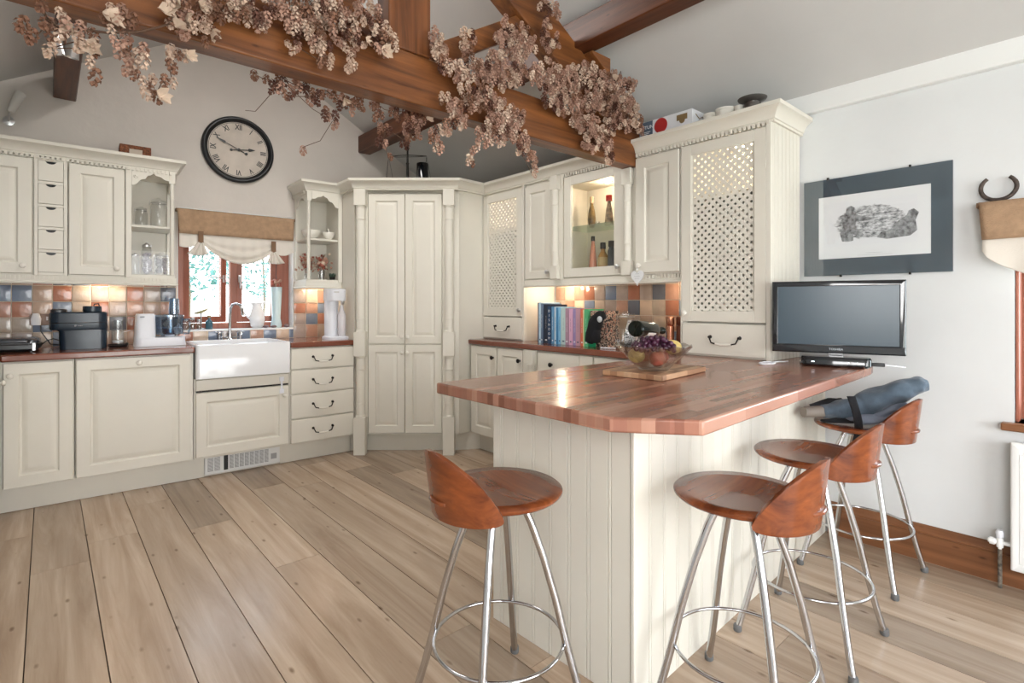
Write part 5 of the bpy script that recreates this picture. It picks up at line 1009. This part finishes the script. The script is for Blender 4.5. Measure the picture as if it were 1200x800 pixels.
# ---------------- fruit bowl on the chopping board ----------------
one('chopping_board', 'chequered end-grain wooden chopping board on the peninsula under the fruit bowl', 'chopping board', MB().box(-.198,.198,-.132,.132,0,.022), M['board'], 'W', (1.905,1.262,WZ), rot=R(6), local=True, bev=.004)
bzc = WZ+.023; bx, by = 1.835, 1.225
t = T('fruit_bowl', 'large clear pressed glass bowl of fruit on the chopping board', 'bowl', 'W', (bx, by, bzc))
b = MB(); n = 96; prof_ = [(.0,.0),(.055,.0),(.060,.006),(.075,.022),(.105,.050),(.132,.080),(.150,.100),(.147,.103),(.128,.083),(.100,.055),(.070,.030),(.05,.014),(0,.012)]
vs = []; fs = []; k = len(prof_)
for i in range(n):
    a = 2*PI*i/n
    for j, (r, z) in enumerate(prof_):
        q = 1+(.014*math.sin(12*a+z*40) if 2 < j < 8 else 0); zz_ = z+(.003*math.sin(12*a) if j in (6,7) else 0); vs.append((bx+r*q*math.cos(a), by+r*q*math.sin(a), bzc+zz_))
for i in range(n):
    for j in range(k-1): fs.append((i*k+j, ((i+1)%n)*k+j, ((i+1)%n)*k+j+1, i*k+j+1))
b.add(vs, fs); t.part('bowl', b, M['bowl'], smooth=60)
for dx, dy, dz, r, m, nm, cat, lb in ((-.062,.038,.060,.033,'lemon','lemon','lemon','yellow lemon at the left back of the glass bowl'),(.078,-.035,.090,.033,'lemon','lemon','lemon','yellow lemon at the right of the glass bowl beside the grapes'),(.02,.058,.056,.035,'apple','apple','apple','red apple at the back of the glass bowl under the bottle'),(-.038,-.042,.052,.034,'apple','apple','apple','red apple low at the front of the glass bowl'),(.032,-.012,.050,.033,'apple','apple','apple','red apple low in the middle of the glass bowl')):
    b = MB()
    if nm == 'lemon': b.ball((0,0,0), r, 20, 12, sc=(1.2,.9,.9)); b.ball((r*1.15,0,0), .008, 8, 6)
    else: b.lathe([(0,-r*.72),(r*.35,-r*.85),(r*.75,-r*.6),(r,-.0),(r*.9,r*.45),(r*.5,r*.8),(r*.2,r*.75),(0,r*.6)], (0,0,0), 24)
    one(nm, lb, cat, b, M[m], 'W', (bx+dx, by+dy, bzc+dz), group='fruit in the glass bowl', rot=dx*30, local=True, smooth=60)
t = T('grapes', 'bunch of dark purple grapes heaped on the glass bowl in front of the wine bottle', 'grapes', 'W', (bx-.01, by-.03, bzc+.1))
r_ = random.Random(31); ux, uy = math.cos(R(-41.3)), math.sin(R(-41.3)); pts = []
while len(pts) < 84:
    s, d, q = r_.uniform(-.088,.062), r_.uniform(-.05,.03), r_.uniform(0,1)
    hmax = .052*(1-((s+.01)/.095)**2); 
    if hmax <= 0: continue
    p = Vector((bx+ux*s-uy*d-.006, by+uy*s+ux*d-.012, bzc+.083+q*hmax))
    if all((p-o).length > .0135 for o in pts): pts.append(p)
    elif r_.random() < .02: pts.append(p)
for p in pts:
    b = MB(); b.ball((p.x, p.y, p.z), .0098, 12, 8, sc=(1,1,1.1)); t.part('grape', b, M['grape'], smooth=60)
b = MB(); b.tube([(bx-.05,by,bzc+.10),(bx-.01,by-.02,bzc+.115),(bx+.03,by-.04,bzc+.12)], .0022, 6); t.part('stalk', b, M['stem'])
t = T('wine_bottle', 'dark wine bottle lying across the back of the fruit bowl', 'wine bottle', 'W', (1.87, 1.30, 1.08))
b = MB(); b.m = Matrix.Translation((1.838,1.318,1.108)) @ Matrix.Rotation(R(10), 4, 'Z') @ Matrix.Rotation(R(4), 4, 'Y')
b.lathe([(0,.006),(.020,.002),(.030,.0),(.034,.005),(.0345,.02),(.0345,.165),(.030,.19),(.016,.215),(.0135,.225),(.0135,.275),(.016,.277),(.016,.29),(0,.29)], (0,0,0), 28, ax='x'); t.part('bottle', b, M['wine'], smooth=60)
c_ = MB(); c_.m = b.m; c_.grid(lambda u, v: (.07+.08*u, .0349*math.cos(-2.7+1.5*v), .0349*math.sin(-2.7+1.5*v)), 2, 14); t.part('label', c_, M['label']); c_ = MB(); c_.m = b.m; c_.text('~~~~~', .11, -.0352, -.012, .014, ext=.0003); t.part('lettering', c_, M['ink'], smooth=0)
# ---------------- television and set-top box ----------------
ta = math.atan2(-.506, .181)
t = T('television', 'small flat black television on the worktop against the wall', 'television', 'W', (2.789, .865, WZ), rot=ta, local=True)
WV, z0, z1 = .2685, .056, .398
b = MB(); b.rings(-WV, WV, z0, z1, [(.0,-.002),(.003,-.006),(.006,-.008),(.024,-.009),(.026,-.003),(.028,-.002)], .03); b.box(-.19,.19,.028,.055,z0+.04,z1-.05); t.part('housing', b, M['gloss'], bev=.002)
b = MB(); b.rings(-WV+.0235, WV-.0235, z0+.040, z1-.0235, [(.0,-.0055),(.001,-.006)], -.001); t.part('screen', b, M['screen'], smooth=0)
b = MB(); b.box(-WV+.004, WV-.004, -.0105, -.004, z0+.003, z0+.038); t.part('lower_bezel', b, M['gloss'], bev=.004)
b = MB(); b.text('TOSHIBA', 0, -.0108, z0+.020, .014, ext=.0003); t.part('lettering', b, plain('silver_print', (.5,.52,.55), .4), smooth=0)
b = MB(); b.box(-.03,.03,.02,.045,.01,z0+.06); loft(b, [(rrect(-.15,.15,.0,.15,.04),0),(rrect(-.15,.15,.0,.15,.04),.008),(rrect(-.13,.13,.01,.14,.04),.012)]); t.part('stand', b, M['gloss'])
t = T('set_top_box', 'small black rounded set-top box in front of the television stand', 'set-top box', 'W', (2.789, .865, WZ), rot=ta, local=True)
b = MB(); loft(b, [(rrect(-.135,.125,-.085,-.012,.02),.0),(rrect(-.145,.135,-.10,-.005,.03),.010),(rrect(-.145,.135,-.10,-.005,.03),.038),(rrect(-.140,.130,-.095,-.010,.03),.046)]); t.part('case', b, M['gloss'], smooth=40)
b = MB(); [b.box(q-.004*s_, q+.004*s_, -.1025, -.099, .022, .0255) for q, s_ in ((-.095,1.6),(.045,.7),(.078,.6))]; t.part('indicator_lights', b, mat('white_led', (.8,.8,.8), .5, emit=(.8,.9,1), es=1.5), smooth=0)
b = MB(); b.box(.137,.185,-.055,-.035,.008,.024); t.part('plug', b, M['black'], bev=.002); b = MB(); b.tube([(.185,-.045,.016),(.23,-.03,.012),(.262,-.005,.006),(.27,.03,.005),(.24,.07,.005)], .0028, 6); t.part('cable', b, M['plastic'])
b = MB(); b.tube([(2.60+.06*math.cos(q*.5)*.9, 1.10+.03*math.sin(q*.5), WZ+.0045+.001*(q % 3)) for q in range(22)], .004, 6); b.tube([(2.65,1.10,WZ+.005),(2.68,1.08,WZ+.008),(2.72,1.07,WZ+.006),(2.75,1.065,WZ+.006)], .0035, 6)
one('cable_coil', 'coiled white cable on the worktop at the left of the television', 'cable', b, M['plastic'], 'W', (2.62,1.11,WZ))
# ---------------- right wall things ----------------
t = T('framed_engraving', 'glazed engraving of two figures by water in a wide dark grey mount above the television', 'picture', 'B', (-.80, 3.11, 1.36))
b = MB(); b.box(-1.118,-.486,3.106,3.1185,1.359,1.868); t.part('mount', b, M['mount'], smooth=0)
b = MB(); b.box(-1.044,-.566,3.104,3.1055,1.447,1.774); pp = t.part('print', b, M['paper'], smooth=0)
def engraving():
    m = mat('engraving', (.8,.8,.8), .75); N, K, bb = nodes(m)
    tc = N.new('ShaderNodeTexCoord'); mp = N.new('ShaderNodeMapping'); mp.inputs['Scale'].default_value = (30,1,75); K.new(tc.outputs['Object'], mp.inputs[0]); n = N.new('ShaderNodeTexNoise'); n.inputs['Scale'].default_value = 1; n.inputs['Detail'].default_value = 8; n.inputs['Roughness'].default_value = .7; K.new(mp.outputs[0], n.inputs['Vector'])
    # vignette mask so the drawing fades into the sheet
    mm = N.new('ShaderNodeMapping'); mm.inputs['Scale'].default_value = (1/.19,0,1/.105); mm.inputs['Location'].default_value = (0,0,-.25/.105*0); K.new(tc.outputs['Object'], mm.inputs[0])
    ln = N.new('ShaderNodeVectorMath'); ln.operation = 'LENGTH'; K.new(mm.outputs[0], ln.inputs[0])
    r1 = N.new('ShaderNodeMapRange'); r1.inputs['From Min'].default_value = .75; r1.inputs['From Max'].default_value = 1.05; r1.inputs['To Min'].default_value = .05; r1.inputs['To Max'].default_value = -.5; K.new(ln.outputs['Value'], r1.inputs[0])
    ad = N.new('ShaderNodeMath'); ad.operation = 'ADD'; K.new(n.outputs[0], ad.inputs[0]); K.new(r1.outputs[0], ad.inputs[1])
    r = N.new('ShaderNodeValToRGB'); e = r.color_ramp.elements; e[0].position = .46; e[0].color = (.80,.82,.84,1); e[1].position = .66; e[1].color = (.10,.11,.12,1); K.new(ad.outputs[0], r.inputs[0]); K.new(r.outputs[0], bb.inputs['Base Color']); return m
b = MB(); b.box(-.20,.20,-.0006,0,-.115,.11); eg = mesh_obj('landscape_drawing', b, [engraving()], smooth=0); eg.parent = pp; eg.location = (.80-.815+.0, 3.1038-3.11, 1.625-1.36)
def fig(P, name): b = MB(); b.plate([(-.95+.34*x, 1.53+.2*z) for x, z in P], 3.1022, 3.1030); t.part(name, b, plain('engraving_grey', (.26,.27,.28), .8, var=.75, vs=60), parent=pp, smooth=0)
fig([(.05,.02),(.12,.0),(.20,.02),(.20,.18),(.30,.10),(.34,.16),(.22,.34),(.24,.50),(.42,.50),(.44,.56),(.26,.66),(.20,.74),(.22,.86),(.17,.92),(.11,.88),(.10,.76),(.04,.62),(.06,.40),(.02,.22)], 'standing_figure')
fig([(.50,.06),(.62,.0),(.90,.04),(.98,.16),(.96,.40),(1.0,.58),(.94,.68),(.88,.64),(.86,.54),(.76,.42),(.66,.22),(.55,.18)], 'lying_figure')
b = MB(); b.text('~~~~~~~~~~', -.79, 3.1035, 1.468, .012, ext=.0003); b.text('~~~~~~~~~~~~~~~~~~~~~~~~~', -.79, 3.1035, 1.458, .010, ext=.0003); t.part('caption', b, plain('grey_print', (.25,.27,.3), .5), parent=pp, smooth=0)
b = MB(); b.box(-1.119,-.485,3.099,3.1015,1.358,1.869); t.part('glass', b, thin_glass('picture_glass', (1,1,1), .05, .0), smooth=0)
b = MB()
for x, z in ((-1.0,1.870),(-.645,1.870),(-.94,1.357),(-.645,1.357)): b.box(x-.004,x+.004,3.097,3.112,z-.006,z+.006)
t.part('clip', b, M['iron'], smooth=0)
b = MB(); n = 30
def hs(q): a = R(-238+296*q)+0; return a
P = []; RR = []
for i in range(n+1):
    a = R(128)+R(284)*i/n; P.append((.058*math.cos(a), 0, .058*math.sin(a)*.92)); RR.append(.0085 if 2 < i < n-2 else .0075)
b.tube(P, RR, 8)
for i in (5,8,11,19,22,25): b.ball((P[i][0]*1.0, -.0085, P[i][2]), .0025, 6, 4)
one('horseshoe', 'rusty iron horseshoe leaning on the wall above the right-hand blind', 'horseshoe', b, M['rust'], 'B', (-.331, 3.095, 1.714), local=True, smooth=60)
t = T('radiator', 'white panel radiator under the right-hand window', 'radiator', 'B', (.2, 3.06, .095))
b = MB(); b.rings(-.287, .62, .095, .632, [(.0,3.032),(.006,3.028),(.03,3.028),(.034,3.031)], 3.04); b.box(-.287,.62,3.085,3.10,.095,.622); b.box(-.287,.62,3.04,3.085,.612,.622); t.part('panel', b, M['metalw'], bev=.003)
b = MB()
for k in range(18): b.box(-.26+k*.05,-.235+k*.05,3.0265,3.032,.13,.585)
t.part('convector_ribs', b, M['metalw'], bev=.002)
b = MB(); b.box(-.20,-.17,3.10,3.119,.2,.5); b.box(.5,.53,3.10,3.119,.2,.5); t.part('bracket', b, M['metalw'])
b = MB(); b.lathe([(.006,.02),(.006,.17),(.011,.172),(.013,.19),(.011,.21),(.007,.215)], (-.322,3.055,0), 12); b.tube([(-.36,3.055,.193),(-.285,3.055,.193)], .009, 10); b.lathe([(.015,-.003),(.015,.012),(.009,.02)], (-.352,3.055,.193), 10, ax='x'); t.part('valve', b, M['metalw'])
b = MB(); b.lathe([(.011,.213),(.014,.218),(.014,.235),(.010,.246),(0,.247)], (-.322,3.055,0), 14); t.part('valve_cap', b, M['plastic']); b = MB(); b.lathe([(.0075,.0),(.0075,.165)], (-.322,3.055,0), 10); t.part('pipe', b, plain('flaking_pipe', (.12,.10,.08), .7, var=.8, vs=60), label='flaking brown pipe')
# ---------------- puck lights ----------------
for f, x, y, z, pw, lb in (('A',-1.62,.47,1.388,.9,'small lit downlight under the left wall cabinets above the coffee machine'),('A',-.14,.46,1.388,.8,'small lit downlight under the open cabinet above the soda maker'),('B',-2.80,2.97,1.388,1.5,'small lit downlight in the niche above the left end of the cookbooks'),('B',-1.76,2.97,1.388,1.0,'small lit downlight in the niche above the copper mills'),('B',-2.34,2.95,2.068,1.5,'small lit downlight inside the bottle cabinet'),('B',-3.28,2.96,2.108,1.6,'small lit downlight inside the lattice dresser next to the tall corner cupboard'),('B',-1.40,2.95,2.108,1.2,'small lit downlight inside the large lattice dresser')):
    t = T('downlight', lb, 'light', f, (x, y, z), 'cabinet downlights'); b = MB(); b.lathe([(.032,z),(.032,z-.008),(.026,z-.010),(.024,z-.004)], (x,y,0), 20, caps=False); t.part('bezel', b, M['steel']); b = MB(); b.lathe([(0,z-.006),(.024,z-.006)], (x,y,0), 16); t.part('bulb', b, M['lamp'], smooth=0)
    l = bpy.data.lights.new('cabinet_spot', 'POINT'); l.energy = pw; l.color = (1,.80,.58); l.shadow_soft_size = .012; o = bpy.data.objects.new('cabinet_spot', l); COL.objects.link(o); wx, wy = fpt(f, x, y); o.location = (wx, wy, z-.03)
# ---------------- dried hops ----------------
HB = {}
HB['left'] = (1.915, [(-0.063,1.956,0.016),(-0.043,1.933,0.018),(-0.03,1.915,0.014),(0.008,1.988,0.028),(0.026,1.964,0.033),(0.053,1.961,0.033),(0.077,1.957,0.029),(0.008,1.911,0.016),(0.096,1.927,0.015),(0.096,1.891,0.012),(0.1,1.86,0.01),(0.162,2.053,0.03),(0.142,2.016,0.03),(0.158,1.984,0.032),(0.175,1.957,0.033),(0.193,1.937,0.033),(0.189,1.893,0.023),(0.216,1.888,0.026),(0.224,1.852,0.026),(0.241,1.836,0.015),(0.263,1.886,0.016),(0.29,1.904,0.016),(0.279,1.958,0.018),(0.296,1.985,0.013),(0.324,1.983,0.013)])
HB['pale'] = (1.915, [(0.285,2.086,0.029),(0.312,2.123,0.037),(0.349,2.093,0.032),(0.378,2.138,0.033),(0.319,2.056,0.027),(0.378,2.07,0.025),(0.432,2.161,0.039)])
HB['mass'] = (1.915, [(0.477,2.189,0.051),(0.53,2.185,0.046),(0.585,2.24,0.053),(0.657,2.219,0.054),(0.702,2.287,0.055),(0.781,2.294,0.069),(0.846,2.267,0.058),(0.915,2.333,0.053),(0.969,2.303,0.047),(1.013,2.257,0.041),(0.891,2.217,0.033),(0.708,2.182,0.046),(0.643,2.189,0.036),(0.749,2.133,0.034),(0.765,2.1,0.028),(0.651,2.132,0.024),(0.645,2.094,0.018),(0.863,2.159,0.026),(0.86,2.113,0.019),(0.994,2.203,0.017),(0.951,2.223,0.03),(0.813,2.201,0.038)])
HB['right'] = (1.915, [(1.246,2.344,0.036),(1.254,2.285,0.044),(1.289,2.237,0.037),(1.389,2.414,0.023),(1.436,2.411,0.023),(1.334,2.235,0.045),(1.417,2.267,0.054),(1.403,2.339,0.034),(1.5,2.272,0.063),(1.566,2.35,0.048),(1.628,2.45,0.057),(1.727,2.516,0.05),(1.693,2.43,0.058),(1.766,2.487,0.05),(1.628,2.523,0.036),(1.576,2.265,0.056),(1.682,2.312,0.058)])
HB['hang'] = (1.9, [(1.27,2.087,0.029),(1.323,2.056,0.037),(1.392,2.148,0.045),(1.425,2.111,0.046),(1.346,2.017,0.045),(1.279,1.965,0.037),(1.227,1.925,0.029),(1.244,1.877,0.022),(1.488,2.147,0.054),(1.553,2.112,0.059),(1.616,2.079,0.06),(1.538,2.029,0.059),(1.473,1.969,0.046),(1.589,1.993,0.052),(1.669,2.03,0.049),(1.708,2.108,0.033),(1.735,2.003,0.037),(1.781,1.957,0.034),(1.798,1.902,0.03),(1.804,1.86,0.017),(1.713,1.957,0.033),(1.416,1.85,0.019),(1.439,1.904,0.019)])
HB['end'] = (1.915, [(1.824,2.344,0.06),(1.914,2.334,0.061),(2.009,2.329,0.071),(2.094,2.397,0.073),(2.211,2.463,0.065),(2.32,2.436,0.077),(2.458,2.484,0.069),(2.514,2.414,0.07),(2.596,2.384,0.061),(2.655,2.322,0.046),(2.707,2.271,0.031),(2.396,2.35,0.078),(2.247,2.332,0.075),(2.121,2.281,0.073),(2.009,2.24,0.054),(1.914,2.247,0.035),(2.142,2.194,0.055),(2.247,2.181,0.057),(2.32,2.158,0.057),(2.411,2.226,0.059),(2.49,2.294,0.06),(2.596,2.267,0.041),(2.38,2.103,0.039),(2.411,2.046,0.029),(2.204,2.087,0.028),(2.269,2.062,0.024),(1.977,2.396,0.053),(2.596,2.511,0.041)])
HB['rafter'] = (1.9, [(1.875,2.723,0.034),(1.93,2.7,0.039),(1.899,2.628,0.03),(1.881,2.562,0.03),(1.961,2.575,0.022),(1.899,2.512,0.035),(1.949,2.541,0.022),(1.98,2.546,0.018),(1.899,2.438,0.022)])
HB['behind'] = (2.12, [(0.596,2.069,0.019),(0.633,2.063,0.019),(0.654,2.033,0.02),(0.679,2.066,0.023),(0.728,2.073,0.023),(0.767,2.073,0.024),(0.711,2.022,0.017),(0.805,2.046,0.024),(0.829,2.076,0.024),(0.871,2.077,0.024),(0.918,2.054,0.025),(0.959,2.05,0.029),(0.994,2.059,0.025),(0.864,1.998,0.021),(0.889,1.969,0.025),(0.9,1.937,0.018),(0.761,1.818,0.014)])
HB['behind2'] = (2.1, [(1.07,2.072,0.029),(1.111,2.06,0.03),(1.165,2.065,0.034),(1.229,2.073,0.039),(1.283,2.055,0.039),(1.251,2.001,0.039),(1.221,1.944,0.023),(1.111,1.978,0.026),(1.102,1.92,0.022),(1.123,1.868,0.015),(1.062,2.022,0.018),(1.296,2.105,0.031)])
def hop_cone(b, p, s, r_, tone):
    """one papery hop cone: overlapping bracts in spiral rows around a drooping axis"""
    ax = Vector((r_.gauss(0,.35), r_.gauss(0,.35), -1)).normalized(); u = ax.cross(Vector((1,.3,.1))).normalized(); w = ax.cross(u)
    b.mat = tone; L_ = s*1.25
    for i in range(4):
        q = i/3; R0 = s*.50*math.sin(PI*(.22+.62*q)); z0 = L_*(q-.5)
        for k in range(5):
            a = 2*PI*(k+.5*(i % 2))/5+r_.uniform(-.2,.2); d = u*math.cos(a)+w*math.sin(a); e = u*-math.sin(a)+w*math.cos(a)
            base = p+ax*(z0-L_*.10)+d*R0*.45; mid = p+ax*(z0+L_*.10)+d*R0*1.05; tip = p+ax*(z0+L_*.30)+d*R0*(1.0+r_.uniform(-.1,.35)); hw = s*.27
            b.add([base, mid-e*hw, tip, mid+e*hw], [(0,1,2,3)])
def hop_leaf(b, p, s, r_):
    b.mat = 4; n = Vector((r_.gauss(0,1), -1.2+r_.gauss(0,.5), r_.gauss(0,.6))).normalized(); u = n.cross(Vector((0,0,1))).normalized(); w = n.cross(u); u, w = u*math.cos(1)+w*math.sin(1), w*math.cos(1)-u*math.sin(1)
    out = [(0,-.7),(.4,-.65),(.9,-.2),(.62,.12),(.7,.55),(.3,.55),(0,1),(-.3,.55),(-.7,.55),(-.62,.12),(-.9,-.2),(-.4,-.65)]
    c = len(out); vs = [p]+[p+u*x*s+w*y*s+n*(abs(x)*s*.8+abs(y)*s*.35+r_.uniform(-.2,.2)*s) for x, y in out]
    b.add(vs, [(0,1+i,1+(i+1)%c) for i in range(c)])
HL = dict(left='spray of dried hops trailing off the beam at the far left', pale='pale dried hops and leaves on the beam left of the big mass', mass='big mass of dried hops heaped on the beam left of the king post',
 right='dried hops rising beside the king post on its right', hang='dried hops hanging below the middle of the beam', end='dense dried hops draped over the right end of the beam', rafter='thin strand of dried hops hanging from the sloping rafter',
 behind='dark dried hops dangling behind the beam above the clock', behind2='dark dried hops behind the beam beside the end of the right purlin')
for kk, (yy, bl) in HB.items():
    r_ = random.Random(len(bl)*7+3); t = T('dried_hop_bunch', HL[kk], 'dried hops', 'W', (sum(q[0] for q in bl)/len(bl), yy, sum(q[1] for q in bl)/len(bl)), 'dried hops on the roof truss')
    b = MB(); sb = MB(); pts = []
    for x, z, r in bl:
        n = max(3, int((r/.0135)**2*2.2)); c0 = Vector((x, yy, z))
        for _ in range(n):
            a = r_.uniform(0, 2*PI); q = r*math.sqrt(r_.random())*.95; dy = -r_.uniform(0,1)*min(r,.05)*.9
            if kk in ('behind','behind2'): dy = -dy
            p = Vector((x+q*math.cos(a), yy+dy, z+q*math.sin(a)))
            if not (kk in ('behind','behind2','left')) and 2.05 < p.z < 2.29: p.y = min(p.y, 1.940)
            if any((p-o).length < .0205 for o in pts[-160:]): continue
            tone = (r_.choice([0,0,1,1,2,0,3]) if kk not in ('behind','behind2','left','pale') else (r_.choice([2,3,3,2,0]) if kk != 'pale' and kk != 'left' else r_.choice([0,1,1,2])))
            if kk == 'left': tone = r_.choice([0,1,2,2,1])
            hop_cone(b, p, r_.uniform(.022,.031), r_, tone); pts.append(p)
        if r_.random() < (.8 if kk == 'pale' else .10): hop_leaf(b, c0+Vector((r_.uniform(-r,r), -r*.7, 0)), r_.uniform(.02,.036), r_)
    t.part('cones', b, M['hop']+[M['leaf']], smooth=0)['kind'] = 'stuff'
    # winding stems that carry the cones and reach back to the beam
    c = [Vector((x, yy+.01, z)) for x, z, r in bl]; c2 = []
    for i in range(len(c)-1):
        if (c[i+1]-c[i]).length < .14: m = (c[i]+c[i+1])/2+Vector((0, -.006, r_.uniform(-.008,.008))); sb.tube([c[i], m, c[i+1]], .0016, 5)
    for p in pts[::7]:
        q = min(c, key=lambda o: (o-p).length); sb.tube([q, (p+q)/2+Vector((0,0,.008)), p+Vector((0,0,.01))], .0009, 4)
    if kk == 'left':
        sb.tube([(-.01,1.915,2.015),(.0,1.90,1.975),(.03,1.90,1.965),(.13,1.90,1.985),(.20,1.90,2.01),(.26,1.905,2.05),(.33,1.925,2.11)], .0035, 7)
    if kk == 'end': sb.tube([(2.0,1.90,2.41),(2.15,1.89,2.44),(2.3,1.89,2.46),(2.44,1.90,2.50)], .004, 7); sb.tube([(2.44,1.90,2.45),(2.50,1.89,2.56),(2.53,1.89,2.46)], .002, 5); sb.tube([(2.1,1.9,2.33),(2.2,1.89,2.43),(2.36,1.9,2.45)], .003, 6)
    if kk == 'behind': sb.tube([(.66,2.12,2.04),(.62,2.12,1.98),(.585,2.12,1.93),(.55,2.12,1.925)], .0014, 5); sb.tube([(.70,2.12,2.06),(.80,2.12,1.99),(.86,2.12,1.97)], .0014, 5); sb.tube([(.88,2.12,1.96),(.83,2.12,1.87),(.76,2.12,1.83)], .0014, 5)
    t.part('stem', sb, M['stem'], smooth=60)
